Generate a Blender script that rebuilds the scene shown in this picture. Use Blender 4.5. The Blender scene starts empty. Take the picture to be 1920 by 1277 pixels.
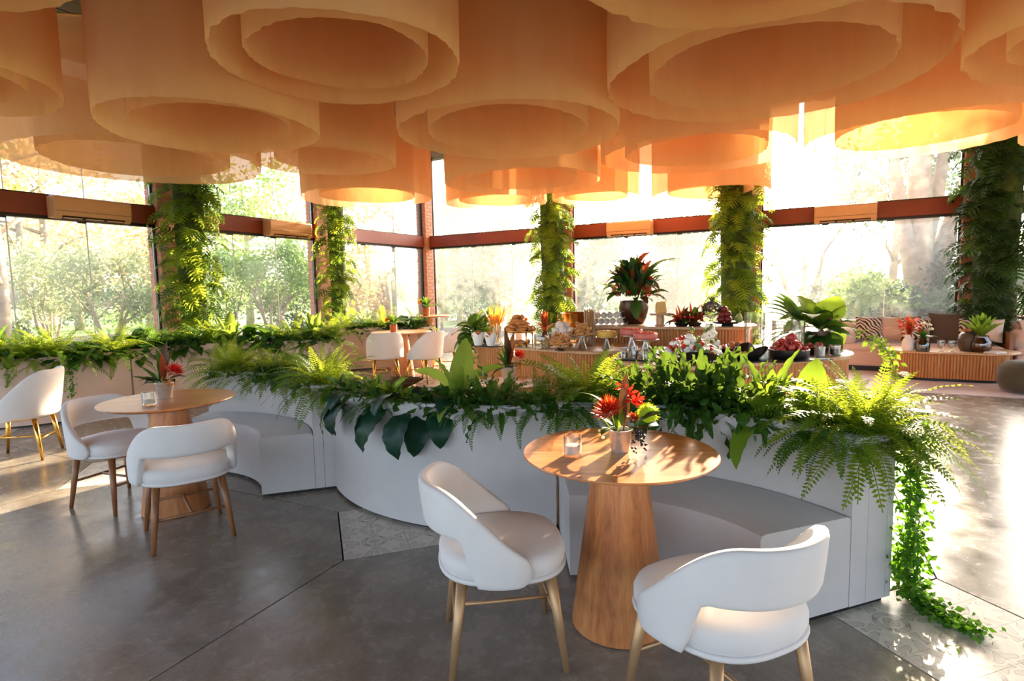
import bpy, math, random, zlib
from mathutils import Vector, Matrix
R = math.radians
random.seed(7)
scene = bpy.context.scene
col = scene.collection

# ------------------------------------------------------------------ camera
FPX, PITCH, ROLL, EYE = 1069.64, 0.0910, 0.0200, 1.4346
cr, sr = math.cos(ROLL), math.sin(ROLL)
FW = Vector((0, math.cos(PITCH), -math.sin(PITCH)))
UP0 = Vector((0, math.sin(PITCH), math.cos(PITCH)))
RT = Vector((1, 0, 0)) * cr - UP0 * sr
UP = UP0 * cr + Vector((1, 0, 0)) * sr
cam_d = bpy.data.cameras.new('camera')
cam_d.sensor_width = 36.0
cam_d.lens = FPX * 36.0 / 1920.0
cam_d.clip_start = 0.05
cam_d.clip_end = 300
cam_d.dof.use_dof = True
cam_d.dof.focus_distance = 2.6
cam_d.dof.aperture_fstop = 7.1
cam = bpy.data.objects.new('camera', cam_d)
M = Matrix.Identity(4)
for i in range(3):
    M[i][0], M[i][1], M[i][2] = RT[i], UP[i], -FW[i]
M[2][3] = EYE
cam.matrix_world = M
col.objects.link(cam)
scene.camera = cam

# ------------------------------------------------------------------ sky, sun, exposure
SUN_AZ, SUN_EL = R(31), R(17)          # azimuth to the right of the view, low morning sun
world = bpy.data.worlds.new('world')
scene.world = world
world.use_nodes = True
wn = world.node_tree
wn.nodes.clear()
wo = wn.nodes.new('ShaderNodeOutputWorld')
wb = wn.nodes.new('ShaderNodeBackground')
sky = wn.nodes.new('ShaderNodeTexSky')
sky.sky_type = 'NISHITA'
sky.sun_disc = False
sky.sun_elevation = R(24)
sky.sun_rotation = SUN_AZ
sky.air_density = 0.8
sky.dust_density = 4.0
sky.ozone_density = 1.0
wb.inputs['Strength'].default_value = 0.55
hs = wn.nodes.new('ShaderNodeHueSaturation')
hs.inputs['Saturation'].default_value = 0.72
wn.links.new(sky.outputs[0], hs.inputs['Color'])
wn.links.new(hs.outputs[0], wb.inputs['Color'])
wn.links.new(wb.outputs[0], wo.inputs['Surface'])
sun_d = bpy.data.lights.new('sun', 'SUN')
sun_d.energy = 19.0
sun_d.angle = R(0.8)
sun_d.color = (1.0, 0.80, 0.56)
sun = bpy.data.objects.new('sun', sun_d)
sdir = Vector((math.sin(SUN_AZ) * math.cos(SUN_EL), math.cos(SUN_AZ) * math.cos(SUN_EL), math.sin(SUN_EL)))
sun.rotation_euler = sdir.to_track_quat('Z', 'Y').to_euler()
sun.location = sdir * 40
col.objects.link(sun)
vs = scene.view_settings
vs.view_transform = 'Standard'
vs.look = 'None'
vs.gamma = 1.0
vs.use_curve_mapping = False
vs.exposure = 1.0
cy_ = scene.cycles
cy_.use_denoising = True
cy_.use_adaptive_sampling = True
cy_.adaptive_threshold = 0.025
cy_.max_bounces = 8
cy_.diffuse_bounces = 4
cy_.glossy_bounces = 4
cy_.transmission_bounces = 8
cy_.transparent_max_bounces = 18
cy_.sample_clamp_indirect = 6.0
cy_.caustics_reflective = False
cy_.caustics_refractive = False

# ------------------------------------------------------------------ helpers: pixel -> place
def on(px, py, z=0.0):
    d = FW + RT * ((px - 960) / FPX) - UP * ((py - 638.5) / FPX)
    t = (z - EYE) / d.z
    return Vector((d.x * t, d.y * t, z))
def col_at(px, Y, z):
    X = (px - 960) / FPX * Y
    for _ in range(6):
        d = Vector((X, Y, z - EYE))
        X -= ((960 + FPX * d.dot(RT) / d.dot(FW)) - px) * Y / FPX
    return Vector((X, Y, z))

# ------------------------------------------------------------------ helpers: materials
def srgb(*c):
    return tuple(((x / 255) / 12.92 if x / 255 <= 0.04045 else ((x / 255 + 0.055) / 1.055) ** 2.4) for x in c) + (1.0,)
class Nd:
    def __init__(s, name):
        s.m = bpy.data.materials.new(name)
        s.m.use_nodes = True
        s.t = s.m.node_tree
        s.t.nodes.clear()
        s.out = s.t.nodes.new('ShaderNodeOutputMaterial')
    def n(s, typ, **kw):
        nd = s.t.nodes.new(typ)
        for k, v in kw.items():
            if k.startswith('i_'):
                key = k[2:].replace('_', ' ')
                nd.inputs[int(key) if key.isdigit() else key].default_value = v
            else:
                setattr(nd, k, v)
        return nd
    def l(s, a, b):
        s.t.links.new(a, b)
    def coords(s, kind='Object', scale=(1, 1, 1), rot=(0, 0, 0)):
        tc = s.n('ShaderNodeTexCoord')
        mp = s.n('ShaderNodeMapping')
        mp.inputs['Scale'].default_value = scale
        mp.inputs['Rotation'].default_value = rot
        s.l(tc.outputs[kind], mp.inputs['Vector'])
        return mp.outputs[0]
    def noise(s, vec, scale, detail=4, rough=0.55, dist=0.0):
        nz = s.n('ShaderNodeTexNoise')
        nz.inputs['Scale'].default_value = scale
        nz.inputs['Detail'].default_value = detail
        nz.inputs['Roughness'].default_value = rough
        nz.inputs['Distortion'].default_value = dist
        s.l(vec, nz.inputs['Vector'])
        return nz.outputs['Fac']
    def ramp(s, fac, stops):
        rp = s.n('ShaderNodeValToRGB')
        e = rp.color_ramp.elements
        while len(e) > 1:
            e.remove(e[-1])
        e[0].position, e[0].color = stops[0][0], stops[0][1]
        for p, c in stops[1:]:
            x = e.new(p)
            x.color = c
        s.l(fac, rp.inputs[0])
        return rp.outputs[0]
    def mix(s, fac, a, b, mode='MIX'):
        mx = s.n('ShaderNodeMix', data_type='RGBA', blend_type=mode)
        for sock, v in ((mx.inputs[0], fac), (mx.inputs[6], a), (mx.inputs[7], b)):
            if hasattr(v, 'is_linked'):
                s.l(v, sock)
            else:
                sock.default_value = v
        return mx.outputs[2]
    def bump(s, h, strength=0.2, dist=0.01):
        b = s.n('ShaderNodeBump')
        b.inputs['Strength'].default_value = strength
        b.inputs['Distance'].default_value = dist
        s.l(h, b.inputs['Height'])
        return b.outputs[0]
    def pbsdf(s, color=None, rough=0.5, metal=0.0, normal=None, spec=0.5, **kw):
        p = s.n('ShaderNodeBsdfPrincipled')
        for sock, v in (('Base Color', color), ('Roughness', rough), ('Metallic', metal), ('Specular IOR Level', spec)):
            if v is None:
                continue
            if hasattr(v, 'is_linked'):
                s.l(v, p.inputs[sock])
            else:
                p.inputs[sock].default_value = v
        if normal is not None:
            s.l(normal, p.inputs['Normal'])
        for k, v in kw.items():
            p.inputs[k.replace('_', ' ')].default_value = v
        return p.outputs[0]
    def done(s, sh):
        s.l(sh, s.out.inputs['Surface'])
        return s.m
def plain(name, c, rough=0.5, metal=0.0, var=0.12, scale=6.0, bump=0.0, bscale=60.0, spec=0.5, **kw):
    d = Nd(name)
    v = d.coords()
    nz = d.noise(v, scale)
    lo = tuple(x * (1 - var) for x in c[:3]) + (1,)
    hi = tuple(min(1, x * (1 + var)) for x in c[:3]) + (1,)
    cc = d.ramp(nz, [(0.3, lo), (0.7, hi)])
    nm = d.bump(d.noise(v, bscale, 3), bump, 0.004) if bump else None
    return d.done(d.pbsdf(cc, rough, metal, nm, spec, **kw))
def leafmat(name, c, trans=0.5, tc=None, var=0.35, rough=0.4, scale=5.0, veins=False):
    """leaf: diffuse and gloss on the face, light glowing through from behind; hue differs leaf by leaf"""
    d = Nd(name)
    v = d.coords('Object', (1, 1, 1))
    oi = d.n('ShaderNodeObjectInfo')
    nz = d.noise(v, scale, 2)
    ad = d.n('ShaderNodeMath', operation='MULTIPLY_ADD')
    d.l(oi.outputs['Random'], ad.inputs[0])
    ad.inputs[1].default_value = 0.6
    ml = d.n('ShaderNodeMath', operation='MULTIPLY')
    d.l(nz, ml.inputs[0])
    ml.inputs[1].default_value = 0.4
    d.l(ml.outputs[0], ad.inputs[2])
    lo = tuple(x * (1 - var) for x in c[:3]) + (1,)
    hi = (min(1, c[0] * (1 + var * 1.5)), min(1, c[1] * (1 + var)), c[2] * (1 + var * 0.3), 1)
    cc = d.ramp(ad.outputs[0], [(0.1, lo), (0.9, hi)])
    p = d.pbsdf(cc, rough + 0.1, 0.0, None, 0.22)
    t = d.n('ShaderNodeBsdfTranslucent')
    tcc = tc or (min(1, c[0] * 2.6 + 0.06), min(1, c[1] * 2.0 + 0.04), c[2] * 0.8, 1)
    d.l(d.mix(0.25, tcc, cc), t.inputs['Color'])
    mx = d.n('ShaderNodeMixShader')
    mx.inputs[0].default_value = trans
    d.l(p, mx.inputs[1])
    d.l(t.outputs[0], mx.inputs[2])
    return d.done(mx.outputs[0])
def woodmat(name, c1, c2, c3, scale=(1.5, 14, 14), rough=0.35, seams=None, bump=0.05):
    d = Nd(name)
    v = d.coords('Object', scale)
    a = d.noise(v, 2.0, 6, 0.62, 0.6)
    v2 = d.coords('Object', tuple(x * 4 for x in scale))
    b = d.noise(v2, 3.0, 4, 0.6)
    cc = d.ramp(a, [(0.28, c1), (0.5, c2), (0.72, c3)])
    cc = d.mix(0.22, cc, d.ramp(b, [(0.35, c1), (0.65, c3)]))
    if seams:
        w = d.n('ShaderNodeTexWave', wave_type='BANDS', bands_direction='Y')
        w.inputs['Scale'].default_value = seams
        w.inputs['Distortion'].default_value = 0.0
        d.l(d.coords('Object'), w.inputs['Vector'])
        dk = d.ramp(w.outputs['Fac'], [(0.0, (0.55, 0.5, 0.45, 1)), (0.012, (1, 1, 1, 1))])
        cc = d.mix(1.0, cc, dk, 'MULTIPLY')
    return d.done(d.pbsdf(cc, rough, 0.0, d.bump(a, bump, 0.004), 0.45))
def fabricmat(name, c, rough=0.9, bscale=420.0, var=0.06, bump=0.12, sheen=0.3):
    d = Nd(name)
    v = d.coords()
    big = d.noise(v, 3.0, 4, 0.6)
    fine = d.noise(v, bscale, 2, 0.7)
    lo = tuple(x * (1 - var) for x in c[:3]) + (1,)
    hi = tuple(min(1, x * (1 + var)) for x in c[:3]) + (1,)
    cc = d.ramp(big, [(0.3, lo), (0.7, hi)])
    p = d.pbsdf(cc, rough, 0.0, d.bump(fine, bump, 0.002), 0.2, Sheen_Weight=sheen, Sheen_Roughness=0.5)
    return d.done(p)
def glassmat(name, tint=(1, 1, 1, 1), refl=0.06, rough=0.02, haze=0.0):
    d = Nd(name)
    t = d.n('ShaderNodeBsdfTransparent')
    t.inputs[0].default_value = tint
    g = d.n('ShaderNodeBsdfGlossy')
    g.inputs['Roughness'].default_value = rough
    lw = d.n('ShaderNodeLayerWeight')
    lw.inputs['Blend'].default_value = 0.25
    mr = d.n('ShaderNodeMath', operation='MULTIPLY_ADD')
    d.l(lw.outputs['Fresnel'], mr.inputs[0])
    mr.inputs[1].default_value = 0.6
    mr.inputs[2].default_value = refl
    mx = d.n('ShaderNodeMixShader')
    d.l(mr.outputs[0], mx.inputs[0])
    d.l(t.outputs[0], mx.inputs[1])
    d.l(g.outputs[0], mx.inputs[2])
    if haze:                              # translucent white mixed in as painted haze and glow over the panes
        tl = d.n('ShaderNodeBsdfTranslucent')
        tl.inputs[0].default_value = (0.9, 0.9, 0.88, 1)
        m2 = d.n('ShaderNodeMixShader')
        m2.inputs[0].default_value = haze
        d.l(mx.outputs[0], m2.inputs[1])
        d.l(tl.outputs[0], m2.inputs[2])
        mx = m2
    return d.done(mx.outputs[0])

MT = {}
# concrete: polished, mottled grey-brown
d = Nd('polished_concrete')
v = d.coords('Object')
oi = d.n('ShaderNodeObjectInfo')
a = d.noise(v, 0.9, 6, 0.65, 0.8)
b = d.noise(v, 6.0, 6, 0.7, 0.4)
e = d.noise(v, 45.0, 3, 0.7)
cc = d.ramp(a, [(0.30, srgb(112, 101, 88)), (0.48, srgb(146, 135, 121)), (0.66, srgb(168, 157, 142))])
cc = d.mix(0.40, cc, d.ramp(b, [(0.35, srgb(92, 82, 70)), (0.6, srgb(164, 154, 140))]))
cc = d.mix(0.15, cc, d.ramp(e, [(0.4, srgb(70, 64, 56)), (0.6, srgb(150, 144, 134))]))
rr = d.ramp(b, [(0.3, (0.16, 0.16, 0.16, 1)), (0.7, (0.34, 0.34, 0.34, 1))])
MT['concrete'] = d.done(d.pbsdf(cc, rr, 0.0, d.bump(b, 0.04, 0.004), 0.5))
MT['joint'] = plain('floor_joint', srgb(60, 55, 50), 0.9)
# patterned cement tile: rosette of grey lines on beige, mirrored tile by tile
d = Nd('patterned_cement_tile')
tc = d.n('ShaderNodeTexCoord')
sx = d.n('ShaderNodeSeparateXYZ')
d.l(tc.outputs['Object'], sx.inputs[0])
def mth(op, a, b=None, c=None):
    n_ = d.n('ShaderNodeMath', operation=op)
    for i, q in enumerate((a, b, c)):
        if q is None:
            continue
        if hasattr(q, 'is_linked'):
            d.l(q, n_.inputs[i])
        else:
            n_.inputs[i].default_value = q
    return n_.outputs[0]
X_, Y_ = mth('ADD', sx.outputs[0], 0.09), mth('ADD', sx.outputs[1], 0.09)
rad = mth('SQRT', mth('ADD', mth('MULTIPLY', X_, X_), mth('MULTIPLY', Y_, Y_)))
ang = mth('ARCTAN2', Y_, X_)
pet = mth('MULTIPLY', mth('COSINE', mth('MULTIPLY', ang, 8.0)), 0.018)
f1 = mth('SINE', mth('MULTIPLY', mth('ADD', rad, pet), 78.0))
X2, Y2 = mth('SUBTRACT', sx.outputs[0], 0.09), mth('SUBTRACT', sx.outputs[1], 0.09)
rad2 = mth('SQRT', mth('ADD', mth('MULTIPLY', X2, X2), mth('MULTIPLY', Y2, Y2)))
f2 = mth('SINE', mth('MULTIPLY', mth('ADD', rad2, mth('MULTIPLY', pet, -0.8)), 64.0))
f = mth('MULTIPLY_ADD', f1, 0.6, mth('MULTIPLY', f2, 0.5))
cc = d.ramp(mth('MULTIPLY_ADD', f, 0.5, 0.5), [(0.30, srgb(196, 188, 176)), (0.345, srgb(104, 97, 90)), (0.39, srgb(214, 206, 192)), (0.7, srgb(220, 212, 198)), (0.745, srgb(112, 104, 98)), (0.80, srgb(200, 190, 178))])
nz = d.noise(d.coords('Object'), 30, 3)
cc = d.mix(0.25, cc, d.ramp(nz, [(0.3, srgb(150, 142, 132)), (0.7, srgb(214, 206, 196))]))
MT['tile'] = d.done(d.pbsdf(cc, 0.4))

MT['white_fabric'] = fabricmat('white_upholstery', srgb(226, 220, 216))
MT['bench_fabric'] = fabricmat('pale_grey_upholstery', srgb(196, 190, 187), bscale=260, bump=0.25)
MT['pink_fabric'] = fabricmat('blush_upholstery', srgb(214, 186, 170))
MT['rug'] = fabricmat('pale_pink_rug', srgb(206, 184, 172), bscale=160, bump=0.4)
MT['pouf'] = fabricmat('mossy_boucle', srgb(84, 80, 62), bscale=90, var=0.2, bump=0.8)
MT['brown_cush'] = fabricmat('dark_brown_velvet', srgb(84, 68, 56))
MT['beige_cush'] = fabricmat('beige_cotton', srgb(196, 166, 144))
MT['cream_cush'] = fabricmat('cream_cotton', srgb(222, 206, 192))
d = Nd('zebra_print')
w = d.n('ShaderNodeTexWave', wave_type='BANDS', bands_direction='DIAGONAL')
w.inputs['Scale'].default_value = 9.0
w.inputs['Distortion'].default_value = 7.0
w.inputs['Detail'].default_value = 1.0
w.inputs['Detail Scale'].default_value = 0.9
d.l(d.coords(), w.inputs['Vector'])
MT['zebra'] = d.done(d.pbsdf(d.ramp(w.outputs['Fac'], [(0.44, srgb(52, 40, 34)), (0.54, srgb(214, 192, 172))]), 0.9))
# drum fabric: thin, glowing through
d = Nd('peach_drum_fabric')
v = d.coords('Object', (1, 1, 0.25))
nz = d.noise(v, 5.0, 4, 0.6)
cc = d.ramp(nz, [(0.3, srgb(238, 190, 148)), (0.7, srgb(248, 206, 168))])
df = d.n('ShaderNodeBsdfDiffuse')
tr = d.n('ShaderNodeBsdfTranslucent')
weave = d.noise(d.coords('Object', (30, 30, 30)), 12.0, 2)
bm = d.bump(weave, 0.10, 0.004)
d.l(cc, df.inputs[0])
d.l(bm, df.inputs['Normal'])
tr.inputs[0].default_value = srgb(255, 208, 148)
mx = d.n('ShaderNodeMixShader')
mx.inputs[0].default_value = 0.42
d.l(df.outputs[0], mx.inputs[1])
d.l(tr.outputs[0], mx.inputs[2])
sh = d.n('ShaderNodeBsdfTransparent')
sh.inputs[0].default_value = srgb(255, 226, 196)
mx2 = d.n('ShaderNodeMixShader')
mx2.inputs[0].default_value = 0.15
d.l(mx.outputs[0], mx2.inputs[1])
d.l(sh.outputs[0], mx2.inputs[2])
MT['drum'] = d.done(mx2.outputs[0])

oak = (srgb(132, 72, 36), srgb(188, 118, 66), srgb(210, 146, 90))
MT['table_wood'] = woodmat('oak_table_top', *oak, scale=(1.2, 12, 12), seams=1.05, rough=0.3)
MT['cone_wood'] = woodmat('oak_veneer_cone', *oak, scale=(11, 11, 0.9), rough=0.4)
MT['leg_wood'] = woodmat('walnut_leg', srgb(112, 68, 38), srgb(146, 96, 58), srgb(164, 112, 72), scale=(20, 20, 2))
MT['slat_wood'] = woodmat('pale_fluted_wood', srgb(176, 112, 58), srgb(208, 144, 84), srgb(224, 168, 108), scale=(14, 14, 1.2), rough=0.45)
MT['counter_wood'] = woodmat('pale_counter_top', srgb(178, 132, 90), srgb(206, 162, 118), srgb(222, 184, 142), scale=(1.5, 12, 12), rough=0.35)
MT['dark_wood'] = woodmat('dark_ceiling_board', srgb(52, 36, 22), srgb(78, 54, 32), srgb(96, 68, 42), scale=(0.8, 12, 12), rough=0.6)
MT['gold_leg'] = plain('champagne_gold_leg', srgb(192, 152, 110), 0.42, 0.55, 0.05)
MT['brass'] = plain('brass', srgb(214, 166, 82), 0.22, 1.0, 0.06)
MT['silver'] = plain('silver_metal', srgb(190, 184, 174), 0.25, 1.0, 0.06)
MT['steel_pot'] = plain('hammered_tin', srgb(200, 190, 174), 0.38, 0.55, 0.15, 30, 0.5, 90)
MT['black_metal'] = plain('black_metal', srgb(24, 22, 22), 0.4, 0.2)
MT['black_matte'] = plain('black_stoneware', srgb(22, 21, 22), 0.35)
MT['beam'] = plain('rust_red_beam', srgb(132, 54, 26), 0.5, 0.0, 0.14, 2.0)
MT['ac'] = plain('ac_casing', srgb(214, 160, 112), 0.4, 0.0, 0.03)
MT['brick'] = plain('red_brick', srgb(204, 136, 108), 0.85, 0.0, 0.22, 9.0, 0.4, 40)
MT['mortar'] = plain('mortar', srgb(196, 170, 148), 0.95)
MT['frame'] = plain('window_frame', srgb(40, 32, 28), 0.4, 0.3)
MT['glass'] = glassmat('window_glass', (0.97, 0.98, 0.97, 1), 0.03, 0.02, 0.03)
MT['glass_edge'] = plain('glass_edge', srgb(236, 240, 228), 0.3)
MT['clear'] = glassmat('clear_glass', (0.95, 0.96, 0.95, 1), 0.10)
MT['amber'] = glassmat('amber_glass', srgb(176, 112, 44), 0.14)
MT['smoke'] = glassmat('smoky_glass', srgb(150, 138, 118), 0.14)
MT['soil'] = plain('dark_soil', srgb(38, 28, 20), 0.95, 0.0, 0.4, 30, 0.8, 60)
MT['wax'] = plain('white_wax', srgb(242, 234, 220), 0.5, 0.0, 0.02, Subsurface_Weight=0.2)
MT['lawn'] = plain('lawn', srgb(122, 148, 88), 0.95, 0.0, 0.25, 0.7)
MT['path'] = plain('garden_path', srgb(214, 204, 188), 0.95, 0.0, 0.1, 1.0)
MT['bark'] = plain('pale_bark', srgb(176, 158, 136), 0.9, 0.0, 0.25, 5.0, 0.6, 14)
MT['pale_wall'] = plain('pale_render', srgb(226, 220, 208), 0.9, 0.0, 0.05)
MT['stem'] = plain('green_stem', srgb(84, 98, 40), 0.6)
MT['brown_stem'] = plain('brown_stem', srgb(92, 66, 42), 0.7)
MT['fern'] = leafmat('fern_green', srgb(82, 120, 36), 0.42, srgb(190, 204, 60))
MT['fern_dark'] = leafmat('dark_fern_green', srgb(46, 90, 32), 0.40, srgb(130, 168, 50))
MT['nest'] = leafmat('nest_fern_green', srgb(104, 138, 54), 0.40, srgb(176, 194, 76))
MT['crisp'] = leafmat('crisp_fern_green', srgb(44, 80, 30), 0.26, srgb(128, 156, 50))
MT['phil'] = leafmat('dark_blue_green_leaf', srgb(22, 56, 44), 0.14, srgb(60, 110, 40), rough=0.28)
MT['lime'] = leafmat('lime_leaf', srgb(100, 138, 42), 0.36, srgb(170, 196, 60))
MT['broad'] = leafmat('broad_green_leaf', srgb(42, 82, 32), 0.28, srgb(124, 160, 50), rough=0.3)
MT['brown_leaf'] = leafmat('copper_brown_leaf', srgb(74, 52, 30), 0.12, srgb(130, 84, 40))
MT['column_leaf'] = leafmat('split_leaf_green', srgb(104, 138, 40), 0.5, srgb(204, 214, 66))
MT['column_leaf2'] = leafmat('dark_split_leaf_green', srgb(66, 100, 36), 0.45, srgb(150, 180, 56))
MT['ivy'] = leafmat('ivy_green', srgb(70, 128, 38), 0.45)
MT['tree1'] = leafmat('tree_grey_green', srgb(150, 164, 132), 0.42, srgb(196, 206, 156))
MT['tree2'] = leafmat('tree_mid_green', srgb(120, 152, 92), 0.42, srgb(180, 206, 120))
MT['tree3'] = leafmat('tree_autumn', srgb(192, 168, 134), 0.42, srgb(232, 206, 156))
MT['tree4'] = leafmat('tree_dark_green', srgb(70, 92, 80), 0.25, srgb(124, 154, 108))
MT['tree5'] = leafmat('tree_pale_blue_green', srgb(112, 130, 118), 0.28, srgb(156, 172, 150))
MT['red_petal'] = leafmat('red_petal', srgb(178, 28, 30), 0.35, srgb(240, 60, 30))
MT['orange_petal'] = leafmat('orange_petal', srgb(214, 96, 34), 0.35, srgb(250, 130, 40))
MT['pink_petal'] = leafmat('pink_petal', srgb(214, 112, 116), 0.4, srgb(250, 150, 140))
MT['white_petal'] = leafmat('white_petal', srgb(232, 224, 206), 0.35, srgb(250, 240, 220))
MT['rust'] = leafmat('rust_foliage', srgb(150, 72, 42), 0.35, srgb(220, 110, 60))
MT['wheat'] = leafmat('dried_wheat', srgb(214, 152, 66), 0.4, srgb(250, 180, 70))
MT['berry'] = plain('dark_berry', srgb(34, 30, 36), 0.35)
MT['moss_ball'] = leafmat('green_fluff', srgb(150, 186, 60), 0.4)
MT['bread'] = plain('golden_crust', srgb(190, 118, 56), 0.6, 0.0, 0.35, 14.0)
MT['twist'] = plain('twisted_pastry', srgb(206, 146, 84), 0.6, 0.0, 0.3, 18.0)
MT['cake_pink'] = plain('pink_glaze', srgb(206, 112, 96), 0.4, 0.0, 0.1)
MT['cake_top'] = plain('strawberry_topping', srgb(222, 88, 52), 0.45, 0.0, 0.3, 30)
MT['cake_yellow'] = plain('yellow_sponge', srgb(226, 184, 84), 0.6, 0.0, 0.1)
MT['meringue'] = plain('meringue', srgb(244, 232, 218), 0.7, 0.0, 0.05)
MT['cheese'] = plain('aged_cheese', srgb(226, 178, 100), 0.6, 0.0, 0.12, 12)
MT['salad_white'] = plain('white_mozzarella', srgb(238, 232, 220), 0.5)
MT['salad_red'] = plain('red_tomato', srgb(190, 44, 36), 0.3)
MT['salad_green'] = plain('green_herb', srgb(104, 132, 56), 0.6)
MT['ham'] = plain('cured_ham', srgb(178, 62, 52), 0.4, 0.0, 0.35, 22)
MT['apple'] = plain('dark_red_apple', srgb(128, 34, 34), 0.3, 0.0, 0.2)
MT['pear'] = plain('green_pear', srgb(180, 184, 96), 0.4)
MT['paper'] = plain('white_paper', srgb(232, 232, 228), 0.8, 0.0, 0.03)
MT['ceramic'] = plain('white_ceramic', srgb(240, 228, 216), 0.3, 0.0, 0.02)
MT['terracotta'] = plain('copper_pot', srgb(170, 106, 72), 0.35, 0.5)
MT['dark_pot'] = plain('dark_bronze_pot', srgb(74, 46, 32), 0.25, 0.6)
MT['juice'] = plain('pale_cream_drink', srgb(226, 208, 150), 0.4)
MT['sauce'] = plain('dark_sauce', srgb(44, 30, 26), 0.3)
MT['patterned'] = plain('woven_dark_vase', srgb(88, 74, 60), 0.4, 0.4, 0.5, 90, 0.8, 140)
MT['screen_dark'] = plain('dark_slot', srgb(20, 16, 14), 0.6)

# ------------------------------------------------------------------ helpers: geometry
class G:
    def __init__(s):
        s.v, s.f, s.mi = [], [], []
    def add(s, vs, fs, mi=0):
        o = len(s.v)
        s.v += [tuple(p) for p in vs]
        s.f += [tuple(i + o for i in q) for q in fs]
        s.mi += [mi] * len(fs)
        return s
    def box(s, c, sz, rz=0.0, mi=0, rx=0.0, ry=0.0):
        m = Matrix.Rotation(rz, 3, 'Z') @ Matrix.Rotation(ry, 3, 'Y') @ Matrix.Rotation(rx, 3, 'X')
        vs = [Vector(c) + m @ Vector((x * sz[0] / 2, y * sz[1] / 2, z * sz[2] / 2)) for z in (-1, 1) for y in (-1, 1) for x in (-1, 1)]
        return s.add(vs, [(0, 2, 3, 1), (4, 5, 7, 6), (0, 1, 5, 4), (2, 6, 7, 3), (0, 4, 6, 2), (1, 3, 7, 5)], mi)
    def lathe(s, prof, n=24, c=(0, 0, 0), mi=0, mod=None, cap=False):
        vs, fs = [], []
        for r, z in prof:
            for k in range(n):
                t = 2 * math.pi * k / n
                q = r * (mod(t, z) if mod else 1)
                vs.append((c[0] + q * math.cos(t), c[1] + q * math.sin(t), c[2] + z))
        for i in range(len(prof) - 1):
            for k in range(n):
                k2 = (k + 1) % n
                fs.append((i * n + k, i * n + k2, (i + 1) * n + k2, (i + 1) * n + k))
        if cap:
            fs.append(tuple(range(n - 1, -1, -1)))
            fs.append(tuple((len(prof) - 1) * n + k for k in range(n)))
        return s.add(vs, fs, mi)
    def tube(s, path, r, n=8, mi=0, cap=True):
        P = [Vector(p) for p in path]
        if not isinstance(r, (list, tuple)):
            r = [r] * len(P)
        vs, fs = [], []
        ref = None
        for i, p in enumerate(P):
            d_ = (P[min(i + 1, len(P) - 1)] - P[max(i - 1, 0)])
            d_ = d_.normalized() if d_.length > 1e-9 else Vector((0, 0, 1))
            if ref is None:
                ref = Vector((1, 0, 0)) if abs(d_.x) < 0.9 else Vector((0, 1, 0))
            u_ = (ref - d_ * ref.dot(d_)).normalized()
            w_ = d_.cross(u_)
            ref = u_
            for k in range(n):
                t = 2 * math.pi * k / n
                vs.append(p + (u_ * math.cos(t) + w_ * math.sin(t)) * r[i])
        for i in range(len(P) - 1):
            for k in range(n):
                k2 = (k + 1) % n
                fs.append((i * n + k, i * n + k2, (i + 1) * n + k2, (i + 1) * n + k))
        if cap:
            fs.append(tuple(range(n - 1, -1, -1)))
            fs.append(tuple((len(P) - 1) * n + k for k in range(n)))
        return s.add(vs, fs, mi)
    def ball(s, c, r, nu=12, nv=8, mi=0, jit=0.0, rnd=random):
        rx, ry, rz = r if isinstance(r, (list, tuple)) else (r, r, r)
        vs, fs = [], []
        for i in range(nv + 1):
            p = math.pi * i / nv - math.pi / 2
            for k in range(nu):
                t = 2 * math.pi * k / nu
                q = 1 + (rnd.uniform(-jit, jit) if jit else 0)
                vs.append((c[0] + q * rx * math.cos(p) * math.cos(t), c[1] + q * ry * math.cos(p) * math.sin(t), c[2] + q * rz * math.sin(p)))
        for i in range(nv):
            for k in range(nu):
                k2 = (k + 1) % nu
                fs.append((i * nu + k, i * nu + k2, (i + 1) * nu + k2, (i + 1) * nu + k))
        return s.add(vs, fs, mi)
    def prism(s, poly, z0, z1, mi=0):
        n = len(poly)
        vs = [(x, y, z0) for x, y in poly] + [(x, y, z1) for x, y in poly]
        fs = [tuple(range(n - 1, -1, -1)), tuple(range(n, 2 * n))] + [(i, (i + 1) % n, n + (i + 1) % n, n + i) for i in range(n)]
        return s.add(vs, fs, mi)
    def mesh(s, name):
        me = bpy.data.meshes.new(name)
        me.from_pydata(s.v, [], s.f)
        if any(s.mi):
            me.polygons.foreach_set('material_index', s.mi)
        me.update()
        return me
def obj(name, geo, mats, parent=None, loc=(0, 0, 0), rot=(0, 0, 0), sc=1.0, smooth=True, bevel=0.0, seg=2, sub=0):
    me = geo.mesh(name) if isinstance(geo, G) else geo
    if not me.materials:
        for m_ in (mats if isinstance(mats, (list, tuple)) else [mats]):
            me.materials.append(MT[m_] if isinstance(m_, str) else m_)
        if smooth:
            me.shade_smooth()
            if isinstance(smooth, float) or bevel:
                me.set_sharp_from_angle(angle=smooth if isinstance(smooth, float) else R(40))
    o = bpy.data.objects.new(name, me)
    col.objects.link(o)
    o.location = loc
    o.rotation_euler = rot
    o.scale = (sc, sc, sc) if not isinstance(sc, (tuple, list)) else sc
    if parent:
        o.parent = parent
    if bevel:
        b = o.modifiers.new('bevel', 'BEVEL')
        b.width = bevel
        b.segments = seg
        b.limit_method = 'ANGLE'
        b.angle_limit = R(35)
    if sub:
        b = o.modifiers.new('sub', 'SUBSURF')
        b.levels = b.render_levels = sub
    return o
def tag(o, label=None, cat=None, group=None, kind=None):
    for k, v_ in (('label', label), ('category', cat), ('group', group), ('kind', kind)):
        if v_:
            o[k] = v_
    return o
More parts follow.
